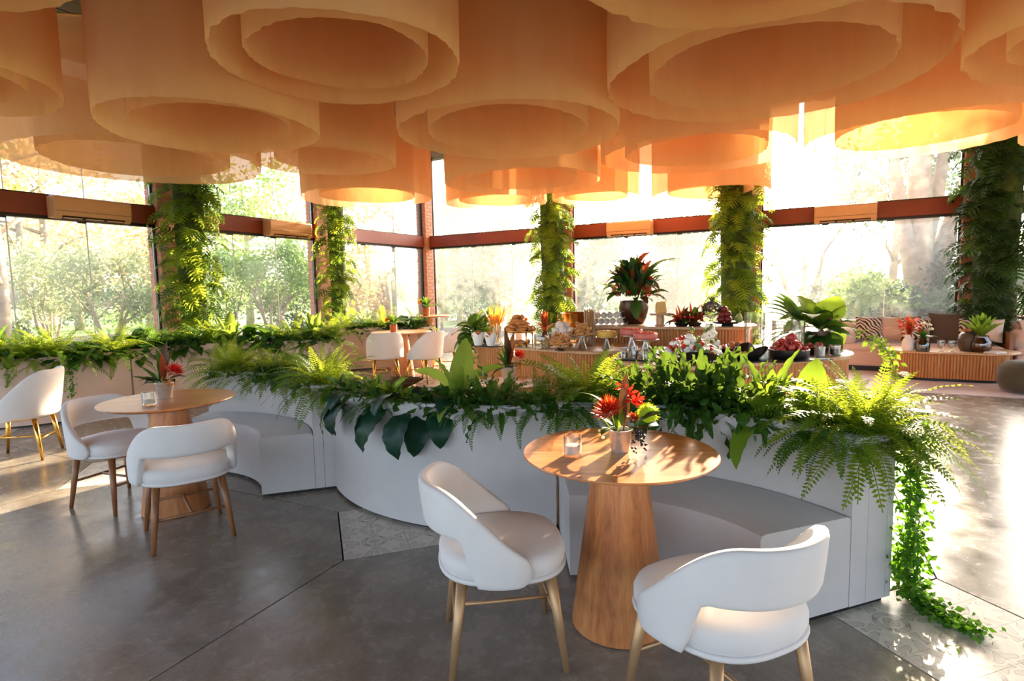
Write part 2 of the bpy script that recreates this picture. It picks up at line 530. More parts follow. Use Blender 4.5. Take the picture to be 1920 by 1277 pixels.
def thing(name, label, cat, loc=(0, 0, 0), rz=0.0, group=None, sc=1.0):
    o = bpy.data.objects.new(name, None)
    o.empty_display_size = 0.1
    col.objects.link(o)
    o.location = loc
    o.rotation_euler = (0, 0, rz)
    o.scale = (sc, sc, sc)
    return tag(o, label, cat, group)
def struct(name, geo, mats, **kw):
    return tag(obj(name, geo, mats, **kw), kind='structure')
def dup(root, loc, rz, label, group=None, sc=None):
    r = root.copy()
    col.objects.link(r)
    r.location = loc
    r.rotation_euler = (0, 0, rz)
    r['label'] = label
    if group:
        r['group'] = group
    if sc:
        r.scale = (sc, sc, sc)
    for ch in list(root.children):
        c_ = ch.copy()
        col.objects.link(c_)
        c_.parent = r
        for g_ in list(ch.children):
            h_ = g_.copy()
            col.objects.link(h_)
            h_.parent = c_
    return r

# ================================================================== STRUCTURE
# ------------------------------------------------------------------ floor: octagonal concrete slabs with tiled diamonds between
floor = struct('floor', G().box((1, 5, -0.06), (34, 34, 0.10)), 'joint', smooth=False)
FA = R(-26)
PER, SIDE = 2.79, 0.72
ax, ay = Vector((math.cos(FA), math.sin(FA))), Vector((-math.sin(FA), math.cos(FA)))
d0 = Vector((-0.705, 3.40))
hd = SIDE / math.sqrt(2)              # half diagonal of a diamond
g_ = 0.004
octp = []
h = PER / 2
c_ = h - hd
for sx_, sy_ in ((1, 1), (-1, 1), (-1, -1), (1, -1)):
    pts = [(sx_ * (h - g_), sy_ * (c_ - g_ * 0.6)), (sx_ * (c_ - g_ * 0.6), sy_ * (h - g_))]
    octp += pts if sx_ * sy_ > 0 else pts[::-1]
slab_me = None
tile_me = None
for i in range(-6, 6):
    for j in range(-5, 6):
        cc_ = d0 + ax * PER * (i + 0.5) + ay * PER * (j + 0.5)
        if -13 < cc_.x < 13 and -8 < cc_.y < 17:
            if slab_me is None:
                o = obj('slab', G().prism(octp, -0.02, 0.0), 'concrete', floor, (cc_.x, cc_.y, 0), (0, 0, FA), smooth=False)
                slab_me = o.data
            else:
                o = obj('slab', slab_me, None, floor, (cc_.x, cc_.y, 0), (0, 0, FA + (i + j) % 4 * math.pi / 2))
        dc = d0 + ax * PER * i + ay * PER * j
        if -8 < dc.x < 8 and 0.5 < dc.y < 11:
            for a_ in range(4):
                for b_ in range(4):
                    q = Matrix.Rotation(FA + R(45), 2) @ Vector(((a_ - 1.5) * 0.178, (b_ - 1.5) * 0.178))
                    fl = [(1, 1), (-1, 1), (1, -1), (-1, -1)][(a_ % 2) + 2 * (b_ % 2)]
                    rot = FA + R(45) + {(1, 1): 0, (-1, 1): math.pi / 2, (1, -1): -math.pi / 2, (-1, -1): math.pi}[fl]
                    if tile_me is None:
                        o = obj('tile', G().box((0, 0, -0.009), (0.1765, 0.1765, 0.018)), 'tile', floor, (dc.x + q.x, dc.y + q.y, -0.0005), (0, 0, rot), smooth=False)
                        tile_me = o.data
                    else:
                        obj('tile', tile_me, None, floor, (dc.x + q.x, dc.y + q.y, -0.0005), (0, 0, rot))

# ------------------------------------------------------------------ glazed walls with brick piers and rust-red beams
K = 1.15
CX, CY, WA = -1.853 * K, 12.8647 * K, 1.0566
HB, HT = EYE + K * (2.3495 - EYE), EYE + K * (2.6052 - EYE)
CEIL = 4.75
DL = Vector((-math.cos(WA), -math.sin(WA)))
DR = Vector((math.sin(WA), -math.cos(WA)))
NL = Vector((math.sin(WA), -math.cos(WA)))      # inward normals
NR = Vector((-math.cos(WA), -math.sin(WA)))
def wpt(side, t, off=0.0):
    D_, N_ = (DL, NL) if side == 'l' else (DR, NR)
    return Vector((CX, CY)) + D_ * t + N_ * off
def wrot(side):
    D_ = DL if side == 'l' else DR
    return math.atan2(D_.y, D_.x)
brick_me = {}
def pier(side, t, w, parent):
    p = wpt(side, t, -0.02)
    rz = wrot(side)
    pr = obj('pier', G().box((0, 0, CEIL / 2), (w - 0.02, 0.30, CEIL)), 'mortar', parent, (p.x, p.y, 0), (0, 0, rz), smooth=False)
    n = int(CEIL / 0.085)
    for k in range(n):
        z = 0.085 * k + 0.04
        if k % 2 == 0:
            lay = [((-w / 4, 0), (w / 2 - 0.012, 0.32)), ((w / 4, 0), (w / 2 - 0.012, 0.32))]
        else:
            lay = [((0, 0), (w * 0.62, 0.32)), ((-w * 0.41, 0), (w * 0.19 - 0.012, 0.32)), ((w * 0.41, 0), (w * 0.19 - 0.012, 0.32))]
        for (c0, s0) in lay:
            key = (round(s0[0], 4), s0[1])
            if key not in brick_me:
                o = obj('brick', G().box((0, 0, 0), (s0[0], s0[1], 0.073)), 'brick', pr, (c0[0], c0[1], z), smooth=False)
                brick_me[key] = o.data
            else:
                obj('brick', brick_me[key], None, pr, (c0[0], c0[1], z))
    return pr
PT = {'l': [3.03 * K, 5.72 * K, 8.45 * K], 'r': [3.36 * K, 6.70 * K, 9.66 * K, 12.9 * K]}
win = 0
for side, nm in (('l', 'wall_left'), ('r', 'wall_right')):
    wl = tag(bpy.data.objects.new(nm, None), kind='structure')
    col.objects.link(wl)
    rz = wrot(side)
    L_ = PT[side][-1] + 0.4
    mid = wpt(side, L_ / 2, 0.0)
    obj('beam', G().box((0, 0, 0), (L_, 0.16, HT - HB - 0.03)), 'beam', wl, (mid.x, mid.y, (HB + HT) / 2 + 0.012), (0, 0, rz), smooth=False)
    obj('beam_channel', G().box((0, 0, 0), (L_, 0.10, 0.04)), 'frame', wl, (mid.x, mid.y, HB + 0.005), (0, 0, rz), smooth=False)
    obj('beam_cap', G().box((0, 0, 0), (L_, 0.10, 0.025)), 'frame', wl, (mid.x, mid.y, HT + 0.005), (0, 0, rz), smooth=False)
    kb = wpt(side, L_ / 2, -0.02)
    obj('kerb', G().box((0, 0, 0.04), (L_, 0.2, 0.08)), 'mortar', wl, (kb.x, kb.y, 0), (0, 0, rz), smooth=False)
    if side == 'l':
        pier('l', 0.0, 0.44, wl)
    for t in PT[side]:
        pier(side, t, 0.42, wl)
    edges = [0.22] + PT[side]
    for i in range(len(edges) - 1):
        win += 1
        t0, t1 = edges[i] + (0.2 if i else 0), edges[i + 1] - 0.21
        wd = tag(bpy.data.objects.new('window_%d' % win, None), kind='structure')
        col.objects.link(wd)
        tm = wpt(side, (t0 + t1) / 2, 0.0)
        wd.location = (tm.x, tm.y, 0)
        wd.rotation_euler = (0, 0, rz)
        W_ = t1 - t0
        for sg in (-1, 1):
            obj('frame', G().box((sg * (W_ / 2 - 0.015), 0, CEIL / 2), (0.035, 0.06, CEIL)), 'frame', wd, smooth=False)
        npn = 3
        pw = (W_ - 0.06) / npn
        for k in range(npn):
            x = -W_ / 2 + 0.03 + pw * (k + 0.5)
            obj('pane', G().box((x, 0, (0.08 + HB) / 2), (pw - 0.012, 0.010, HB - 0.085)), 'glass', wd, smooth=False)
            obj('pane', G().box((x, 0, (HT + CEIL) / 2), (pw - 0.012, 0.010, CEIL - HT - 0.02)), 'glass', wd, smooth=False)
            if k:
                xe = -W_ / 2 + 0.03 + pw * k
                obj('glass_edge', G().box((xe, 0, (0.08 + HB) / 2), (0.014, 0.012, HB - 0.085)), 'glass_edge', wd, smooth=False)
                obj('glass_edge', G().box((xe, 0, (HT + CEIL) / 2), (0.010, 0.012, CEIL - HT - 0.02)), 'glass_edge', wd, smooth=False)
                obj('clip', G().box((xe + 0.05, 0.0, HB - 0.02), (0.10, 0.04, 0.03)), 'frame', wd, smooth=False)

# ------------------------------------------------------------------ ceiling of dark boards
ce = struct('ceiling', G().box((0, 0, 0.06), (20.6, 20.6, 0.06)), 'frame', loc=(0, 0, CEIL), smooth=False)
cmid = wpt('l', 10.0, 0) + NL * 10.0
ce.location = (cmid.x, cmid.y, CEIL)
ce.rotation_euler = (0, 0, wrot('l'))
bm_ = None
for k in range(66):
    y = -10.1 + k * 0.31
    if bm_ is None:
        o = obj('board', G().box((0, 0, 0.0), (20.6, 0.298, 0.04)), 'dark_wood', ce, (0, y, 0.0), smooth=False)
        bm_ = o.data
    else:
        obj('board', bm_, None, ce, (0, y, random.uniform(-0.004, 0.004)))
    

# ------------------------------------------------------------------ air conditioners on the beams
def ac_unit(side, t, label):
    p = wpt(side, t, 0.19)
    a = thing('air_conditioner', label, 'air conditioner', (p.x, p.y, (HB + HT) / 2 - 0.02), wrot(side), 'air conditioners on the beams')
    s = 1 if side == 'l' else -1
    # profile in (y,z): room side is +y*s after rotation
    ys = 1 if (Vector((-math.sin(wrot(side)), math.cos(wrot(side)))).dot(NL if side == 'l' else NR)) > 0 else -1
    prof = [(-0.11, -0.13), (0.05, -0.15), (0.10, -0.10), (0.115, 0.0), (0.11, 0.13), (0.085, 0.15), (-0.11, 0.15)]
    vs_ = [(x, y * ys, z) for x in (-0.47, 0.47) for y, z in prof]
    n = len(prof)
    fs_ = [tuple(range(n)), tuple(range(2 * n - 1, n - 1, -1))] + [(i, n + i, n + (i + 1) % n, (i + 1) % n) for i in range(n)]
    obj('body', G().add(vs_, fs_), 'ac', a, bevel=0.012, seg=3)
    obj('air_slot', G().box((0, ys * 0.0765, -0.1265), (0.76, 0.052, 0.010), 0, 0, ys * R(45)), 'screen_dark', a, smooth=False)
    for x in (-0.26, 0.0, 0.26):
        obj('vane', G().box((x, ys * 0.082, -0.133), (0.22, 0.022, 0.005), 0, 0, ys * R(20)), 'ac', a, smooth=False)
    obj('front_seam', G().box((0, ys * 0.111, -0.045), (0.93, 0.004, 0.004)), 'screen_dark', a, smooth=False)
    return a
ac_unit('l', 6.70 * K, 'long split air conditioner with slotted underside on the beam nearest the chair with brass legs')
ac_unit('l', 3.86 * K, 'split air conditioner on the beam between the two leafy columns left of the brick corner')
ac_unit('r', 4.70 * K, 'split air conditioner on the beam above the dark pot of mixed flowers')
ac_unit('r', 8.05 * K, 'split air conditioner on the beam above the striped sofa cushions')

# ------------------------------------------------------------------ fabric drums under the ceiling
def drum(x, y, r, zb, label, top=4.12):
    dmm = thing('drum_lantern', label, 'hanging lantern', (x, y, zb), random.uniform(0, 6), 'peach fabric drums')
    H_ = top - zb
    def shade(rr, h0, h1, seed):
        rn = random.Random(seed)
        ph = [rn.uniform(0, 6.28) for _ in range(5)]
        ks = [rn.choice((3, 5, 7)), rn.choice((11, 13)), rn.choice((23, 29)), 41, 57]
        n, m = 128, 16
        g = G()
        vs_, fs_ = [], []
        for i in range(m + 1):
            q = (i / m) ** 1.6
            z = h0 + (h1 - h0) * q
            low = math.exp(-(z - h0) / 0.10)
            for k in range(n):
                t = 2 * math.pi * k / n
                rp = 1 + 0.010 * math.sin(ks[0] * t + ph[0]) * (1 - 0.5 * q) + 0.0035 * math.sin(ks[1] * t + ph[1])
                rp += low * (0.012 * math.sin(ks[2] * t + ph[2]) * (0.5 + 0.5 * math.sin(2 * t + ph[4])) + 0.007 * math.sin(ks[3] * t + ph[3]))
                rp *= 1 - 0.012 * low
                dz = low * 0.012 * math.sin(2 * t + ph[1])
                vs_.append((rr * rp * math.cos(t), rr * rp * math.sin(t), z + dz))
        for i in range(m):
            for k in range(n):
                k2 = (k + 1) % n
                fs_.append((i * n + k, i * n + k2, (i + 1) * n + k2, (i + 1) * n + k))
        g.add(vs_, fs_)
        return g
    obj('outer_shade', shade(r, 0, H_, hash((round(x, 2), 1)) % 9999), 'drum', dmm)
    obj('inner_shade', shade(r * 0.73, 0.04, H_, hash((round(x, 2), 2)) % 9999), 'drum', dmm)
    def hoop(rr, z):
        return G().tube([(rr * math.cos(k * math.pi / 24), rr * math.sin(k * math.pi / 24), z) for k in range(49)], 0.008, 6, cap=False)
    obj('top_hoop', hoop(r, H_), 'brass', dmm)
    obj('top_hoop', hoop(r * 0.73, H_), 'brass', dmm)
    for k in range(4):
        t = k * math.pi / 2 + 0.4
        obj('suspension_wire', G().tube([(r * math.cos(t), r * math.sin(t), H_), (r * math.cos(t), r * math.sin(t), CEIL - zb - 0.02)], 0.003, 5), 'black_metal', dmm)
    return dmm
for a_ in [
    (-2.70, 2.40, 0.88, 3.00, 'fabric drum cut by the top left corner, its far rim only just in view'),
    (-4.20, 4.30, 0.78, 3.00, 'peach drum cut by the left edge, above the chair with brass legs'),
    (-4.40, 7.00, 1.33, 3.00, 'wide pale peach drum hanging in front of the leftmost leafy column'),
    (-2.55, 5.10, 0.87, 2.85, 'tall terracotta-toned drum above the round table with the fan leaf bouquet'),
    (-1.15, 4.10, 0.83, 3.00, 'large peach drum with a dark open underside, second along the top from the left corner'),
    (0.00, 6.00, 1.12, 3.00, 'glowing orange drum in the middle, above the flowers and cakes'),
    (2.11, 4.83, 1.27, 3.10, 'broad peach drum with nested rings above the planter to the right of the middle'),
    (1.27, 2.63, 1.04, 3.00, 'fabric drum nearest the viewer, its rim sweeping along the top edge'),
    (4.15, 3.85, 0.95, 3.00, 'peach drum cut by the top right corner'),
    (4.50, 6.40, 1.13, 3.00, 'wide peach drum above the fluted coffee table'),
    (2.49, 7.80, 1.24, 3.15, 'orange-lined drum above the platters, behind the broad nested drum'),
    (-2.20, 7.10, 0.82, 3.00, 'small peach drum tucked between the wide pale drum and the orange middle drum'),
    (0.20, 8.70, 1.15, 3.00, 'sunlit drum low behind the glowing orange middle drum'),
    (-2.40, 9.85, 1.08, 3.00, 'pale drum in front of the brick corner'),
    (-0.25, 11.30, 0.98, 3.10, 'small far drum before the leafy column right of the brick corner'),
    (3.50, 10.15, 0.98, 3.00, 'far pale drum before the leafy column behind the fruit bowl'),
    (1.60, 10.75, 0.80, 3.05, 'farthest pale drum above the dark pot of flowers'),
    (6.65, 6.10, 1.02, 3.00, 'drum just entering at the right edge above the mossy pouf')]:
    drum(*a_)

# track spotlight on the ceiling, between the drums at the upper left
sp = on(209, 22, 4.55)
s_ = thing('ceiling_spotlight', 'small black spotlight on the dark board ceiling between drums', 'spotlight', (sp.x, sp.y, 4.55), R(200))
obj('mount', G().lathe([(0.0, 0.18), (0.05, 0.18), (0.05, 0.14), (0.012, 0.13), (0.012, 0.04), (0, 0.04)], 16), 'black_metal', s_)
obj('housing', G().tube([(-0.09, 0, 0.05), (-0.08, 0, 0.05), (0.10, 0, -0.02), (0.11, 0, -0.024)], [0.03, 0.055, 0.065, 0.065], 18), 'black_metal', s_)
d = Nd('warm_lamp_glow')
em = d.n('ShaderNodeEmission')
em.inputs[0].default_value = (1, 0.75, 0.4, 1)
em.inputs[1].default_value = 4.0
MT['glow'] = d.done(em.outputs[0])
obj('lens', G().tube([(0.111, 0, -0.0245), (0.117, 0, -0.0268)], 0.05, 18), 'glow', s_)

# ================================================================== FURNITURE
def smooth(a, b, x):
    t = max(0.0, min(1.0, (x - a) / (b - a)))
    return t * t * (3 - 2 * t)
def chair_shell(rx, ry, zt0, ztip, cut0, cut1, zcut, zlow, amax, th=0.045, lean=0.035):
    """upholstered back: wraps round the rear of the seat, opening below it, arms running down to the seat"""
    n, m = 56, 14
    vs_, fs_ = [], []
    for i in range(n + 1):
        u = -1 + 2 * i / n
        ph = u * amax
        au = abs(ph)
        e_ = 1 - smooth(0.86, 1.0, abs(u)) * 0.55
        top = zt0 + (ztip - zt0) * smooth(R(30), amax * 1.06, au) ** 1.15
        bot = zcut + (zlow - zcut) * smooth(cut0, cut1, au)
        top = max(top, bot + 0.06)
        if abs(u) > 0.9:
            mid_ = (top + bot) / 2
            k_ = math.sqrt(max(0.0, 1 - ((abs(u) - 0.9) / 0.1) ** 2)) * 0.75 + 0.25
            top, bot = mid_ + (top - mid_) * k_, mid_ + (bot - mid_) * k_
        for k in range(m):
            t = 2 * math.pi * k / m
            cz, ct = math.sin(t), math.cos(t)
            sz = math.copysign(abs(cz) ** 0.35, cz)
            st = math.copysign(abs(ct) ** 0.6, ct)
            z = (top + bot) / 2 + (top - bot) / 2 * sz
            off = st * th / 2 * e_
            lf = lean * max(0, (z - 0.42) / 0.3) * math.cos(ph / 2) ** 2
            vs_.append((-(rx + off + lf) * math.cos(ph), (ry + off + lf * 0.5) * math.sin(ph), z))
    for i in range(n):
        for k in range(m):
            k2 = (k + 1) % m
            fs_.append((i * m + k, i * m + k2, (i + 1) * m + k2, (i + 1) * m + k))
    fs_.append(tuple(range(m - 1, -1, -1)))
    fs_.append(tuple(n * m + k for k in range(m)))
    return G().add(vs_, fs_)
def superell(prof, rx, ry, p=2.6, n=48, skew=0.04):
    g = G()
    vs_, fs_ = [], []
    for r, z in prof:
        for k in range(n):
            t = 2 * math.pi * k / n
            q = (abs(math.cos(t)) ** p + abs(math.sin(t)) ** p) ** (-1 / p)
            x, y = rx * r * q * math.cos(t), ry * r * q * math.sin(t)
            y *= 1 + skew * x / rx
            vs_.append((x, y, z))
    for i in range(len(prof) - 1):
        for k in range(n):
            k2 = (k + 1) % n
            fs_.append((i * n + k, i * n + k2, (i + 1) * n + k2, (i + 1) * n + k))
    return g.add(vs_, fs_)
def make_chair(label, loc, facing, legmat, group, fab='white_fabric', full=False, rim='leg_wood'):
    c = thing('barrel_chair' if full else 'cutout_back_chair', label, 'chair', (loc[0], loc[1], 0), facing, group)
    z0, z1 = 0.385, 0.465
    obj('seat', superell([(0.0, z0), (0.90, z0), (0.97, z0 + 0.008), (1.0, z0 + 0.03), (1.0, z1 - 0.03), (0.97, z1 - 0.01), (0.88, z1 + 0.002), (0.6, z1 + 0.012), (0.0, z1 + 0.016)], 0.245, 0.245), fab, c)
    obj('piping', superell([(0.955, 0.380), (1.0, 0.376), (1.015, 0.384), (1.0, 0.394), (0.95, 0.392)], 0.245, 0.245), fab, c)
    obj('seat_frame', superell([(0.0, 0.362), (0.86, 0.362), (0.93, 0.368), (0.94, 0.384), (0.0, 0.384)], 0.245, 0.245), rim, c)
    if full:
        obj('backrest', chair_shell(0.266, 0.266, 0.80, 0.50, R(70), R(100), 0.385, 0.365, R(112), lean=0.05), fab, c)
    else:
        obj('backrest', chair_shell(0.262, 0.262, 0.725, 0.47, R(52), R(66), 0.545, 0.375, R(108)), fab, c)
    lp = {}
    for sx_ in (-1, 1):
        for sy_ in (-1, 1):
            a = Vector((sx_ * 0.165, sy_ * 0.165, 0.375))
            b = Vector((sx_ * 0.215, sy_ * 0.205, 0.0))
            lp[sx_, sy_] = (a, b)
            obj('leg', G().tube([a, a.lerp(b, 0.5), b], [0.021, 0.018, 0.0115], 14), legmat, c)
    def at(sx_, sy_, z):
        a, b = lp[sx_, sy_]
        return a.lerp(b, (a.z - z) / a.z)
    mids = []
    for sx_ in (-1, 1):
        p, q = at(sx_, -1, 0.185), at(sx_, 1, 0.185)
        mids.append((p + q) / 2)
        obj('stretcher', G().tube([p, q], 0.0085, 10), legmat, c)
    obj('stretcher', G().tube(mids, 0.0085, 10), legmat, c)
    return c
make_chair('white cutout-back chair with golden legs on the left of the nearest round table', (-0.06, 2.19), R(8), 'gold_leg', 'chairs at the nearest round table', rim='gold_leg')
make_chair('white chair with golden legs in the bottom right, its back to the viewer', (0.65, 1.76), R(114), 'gold_leg', 'chairs at the nearest round table', rim='gold_leg')
make_chair('white cutout-back chair with walnut legs, back turned to the viewer, before the left table', (-1.97, 3.33), R(127), 'leg_wood', 'chairs at the left round table')
make_chair('white chair with walnut legs on the window side of the left table, dappled by sun', (-2.76, 3.90), R(-20), 'leg_wood', 'chairs at the left round table')
make_chair('white barrel chair with brass legs cut by the left edge, facing away', (-4.45, 5.08), R(198), 'brass', 'chairs along the windows', full=True, rim='brass')
p = col_at(722, 9.0, 0.5)
make_chair('pale chair with its back turned, beyond the planter before the far table', (p.x, p.y), R(105), 'brass', 'chairs at the far sunlit table', 'white_fabric', True, 'brass')
p = col_at(795, 8.9, 0.5)
make_chair('pale curved chair right of the far table, facing it from the buffet side', (p.x, p.y), R(150), 'brass', 'chairs at the far sunlit table', 'white_fabric', True, 'brass')
p = col_at(838, 9.9, 0.5)
make_chair('pale chair half hidden behind the leafy end of the buffet', (p.x, p.y), R(170), 'brass', 'chairs at the far sunlit table', 'white_fabric', True, 'brass')

def round_table(label, loc, r=0.40, h=0.75, rot=0.0, group='round pedestal tables', cone=True):
    t = thing('round_table', label, 'table', (loc[0], loc[1], 0), rot, group)
    obj('table_top', G().lathe([(0, h - 0.026), (r - 0.05, h - 0.026), (r - 0.004, h - 0.010), (r, h - 0.005), (r - 0.002, h), (0, h)], 96), 'table_wood', t, smooth=R(20))
    if cone:
        obj('cone_pedestal', G().lathe([(0, 0.004), (0.197, 0.004), (0.203, 0.010), (0.203, 0.02), (0.108, h - 0.03), (0, h - 0.03)], 72), 'cone_wood', t, smooth=R(30))
        obj('foot_ring', G().lathe([(0, 0.0), (0.19, 0.0), (0.19, 0.005), (0, 0.005)], 48), 'black_metal', t)
    else:
        obj('pedestal', G().lathe([(0, 0.0), (0.24, 0.0), (0.24, 0.02), (0.05, 0.05), (0.045, h - 0.06), (0.1, h - 0.03), (0, h - 0.03)], 36), 'cone_wood', t, smooth=R(30))
    return t
T1, T2 = (0.438, 2.33), (-2.282, 3.733)
round_table('round oak table with a cone pedestal nearest the viewer, dappled with sun', T1, rot=R(-4))
round_table('round oak table with a cone pedestal on the left, between two white chairs', T2, rot=R(20))
p = col_at(752, 9.6, 0.75)
T3 = (p.x, p.y)
round_table('pale sunlit round table far behind the planters, with a small copper pot', T3, 0.5)
p = col_at(806, 10.9, 1.0)
T4 = (p.x, p.y)
round_table('tall pale round table before the brick corner, holding a potted plant', T4, 0.42, 0.95, 0, 'round pedestal tables', False)

# ------------------------------------------------------------------ curved banquettes with planters along their backs
def arc_solid(r0, r1, z0, z1, a0, a1, n=40, rb=0.0):
    """ring sector with softly rounded upper edges"""
    if rb:
        cs = [(r0, z0), (r1, z0), (r1, z1 - rb), (r1 - rb * 0.3, z1 - rb * 0.3), (r1 - rb, z1), (r0 + rb, z1), (r0 + rb * 0.3, z1 - rb * 0.3), (r0, z1 - rb)]
    else:
        cs = [(r0, z0), (r1, z0), (r1, z1), (r0, z1)]
    m = len(cs)
    vs_, fs_ = [], []
    for i in range(n + 1):
        t = a0 + (a1 - a0) * i / n
        for r, z in cs:
            vs_.append((r * math.cos(t), r * math.sin(t), z))
    for i in range(n):
        for k in range(m):
            k2 = (k + 1) % m
            fs_.append((i * m + k, i * m + k2, (i + 1) * m + k2, (i + 1) * m + k))
    fs_.append(tuple(range(m - 1, -1, -1)))
    fs_.append(tuple(n * m + k for k in range(m)))
    return G().add(vs_, fs_)
PZ = 0.77
def banquette(name, label, c, a0, a1, seat=True, mat='bench_fabric', group=None, cat='banquette', rad=(0.755, 1.25, 1.345, 1.465, 1.50)):
    b = thing(name, label, cat, (c[0], c[1], 0), 0, group)
    a0, a1 = R(a0), R(a1)
    e_ = 0.006
    obj('plinth', arc_solid(rad[0] + 0.045 if seat else rad[1] + 0.03, rad[4] - 0.03, 0.0, 0.03, a0 + 0.012, a1 - 0.012), 'black_metal', b, smooth=R(30))
    obj('backrest' if seat else 'front_wall', arc_solid(rad[1], rad[2], 0.022, PZ, a0, a1, rb=0.012), mat, b, smooth=R(30))
    obj('planter_wall', arc_solid(rad[3], rad[4], 0.022, PZ, a0, a1, rb=0.012), mat, b, smooth=R(30))
    da = 0.03
    obj('end_panel', arc_solid(rad[2] + 0.002, rad[3] - 0.002, 0.022, PZ, a0, a0 + da, n=2), mat, b, smooth=R(30))
    obj('end_panel', arc_solid(rad[2] + 0.002, rad[3] - 0.002, 0.022, PZ, a1 - da, a1, n=2), mat, b, smooth=R(30))
    obj('soil', arc_solid(rad[2] + 0.002, rad[3] - 0.002, 0.3, PZ - 0.045, a0 + da, a1 - da), 'soil', b, smooth=R(30))
    if seat:
        obj('seat', arc_solid(rad[0], rad[1] - 0.002, 0.022, 0.43, a0 + 0.002, a1 - 0.002, rb=0.022), mat, b, smooth=R(30))
    return b
CR, CM, CL = (0.27, 1.94), (0.05, 4.70), (-2.60, 3.64)
banquette('curved_banquette', 'curved pale bench with a planted back wrapping the nearest round table', CR, 20, 90.6, group='planted curved benches')
banquette('curved_banquette', 'pale bulging planter back facing the viewer in the middle, large dark leaves hanging over it', CM, -154.4, -82.9, group='planted curved benches')
banquette('curved_banquette', 'curved pale bench with a planted back behind the left round table', CL, 18, 91.5, group='planted curved benches', rad=(0.86, 1.22, 1.285, 1.375, 1.40))
C1, C2 = (-6.15, 7.56), (-3.565, 6.62)
C3, C4 = (-3.47, 9.37), (-2.3, 9.25)
banquette('wall_planter', 'sun-streaked blush planter behind the chair with brass legs', C1, -118, -20.5, False, 'pink_fabric', 'planters along the windows', 'planter')
banquette('wall_planter', 'blush planter under the leftmost leafy column, curving away behind the left table', C2, 88, 159.5, False, 'pink_fabric', 'planters along the windows', 'planter')
banquette('wall_planter', 'bulging blush planter under the slim leafy column left of the brick corner', C3, -92, -48, False, 'pink_fabric', 'planters along the windows', 'planter')
banquette('wall_planter', 'far blush planter wrapping the sunlit table before the brick corner', C4, 55, 128, False, 'pink_fabric', 'planters along the windows', 'planter')

# ================================================================== PLANTS
def frond_mesh(name, a0, bend, w, n=24, mat='fern', seed=1, ruffle=0.0, pn=1.0):
    """unit-length feathery frond: stalk bending over, leaflets along both sides"""
    rn = random.Random(seed)
    pts, d_ = [], 0
    x = z = 0.0
    for i in range(n + 1):
        pts.append((x, z))
        t = i / n
        a = a0 - bend * t ** 1.2
        x += math.cos(a) / n
        z += math.sin(a) / n
    g = G()
    sw = rn.uniform(-0.10, 0.10)
    for i in range(n + 1):
        t = i / n
        y0 = sw * t * t
        px_, pz_ = pts[i]
        q = pts[min(i + 1, n)]
        o = pts[max(i - 1, 0)]
        tx, tz = q[0] - o[0], q[1] - o[1]
        l = math.hypot(tx, tz)
        tx, tz = tx / l, tz / l
        if t < 0.1:
            continue
        L_ = w * (min(1, (t - 0.06) / 0.16)) ** 0.7 * (1 - t) ** 0.62 * 1.25 + 0.006
        wd = 0.58 / n * pn
        for sg in (-1, 1):
            l_ = L_ * rn.uniform(0.85, 1.1)
            fwd = 0.32
            dr = rn.uniform(-0.25, 0.12) * l_
            bx, bz = px_, pz_
            tip = (bx + tx * l_ * fwd, y0 + sg * l_, bz + tz * l_ * fwd + dr)
            m1 = (bx + tx * (l_ * fwd * 0.45 + wd), y0 + sg * l_ * 0.45, bz + tz * (l_ * fwd * 0.45 + wd) + dr * 0.2)
            m2 = (bx + tx * (l_ * fwd * 0.45 - wd), y0 + sg * l_ * 0.45, bz + tz * (l_ * fwd * 0.45 - wd) + dr * 0.2)
            b_ = (bx, y0, bz)
            g.add([b_, m2, tip, m1], [(0, 1, 2, 3)] if sg < 0 else [(0, 3, 2, 1)])
    for i in range(n):
        a_, b_ = pts[i], pts[i + 1]
        ya, yb = sw * (i / n) ** 2, sw * ((i + 1) / n) ** 2
        g.add([(a_[0], ya - 0.004, a_[1]), (a_[0], ya + 0.004, a_[1]), (b_[0], yb + 0.004, b_[1]), (b_[0], yb - 0.004, b_[1])], [(0, 1, 2, 3)])
    me = g.mesh(name)
    me.materials.append(MT[mat])
    return me
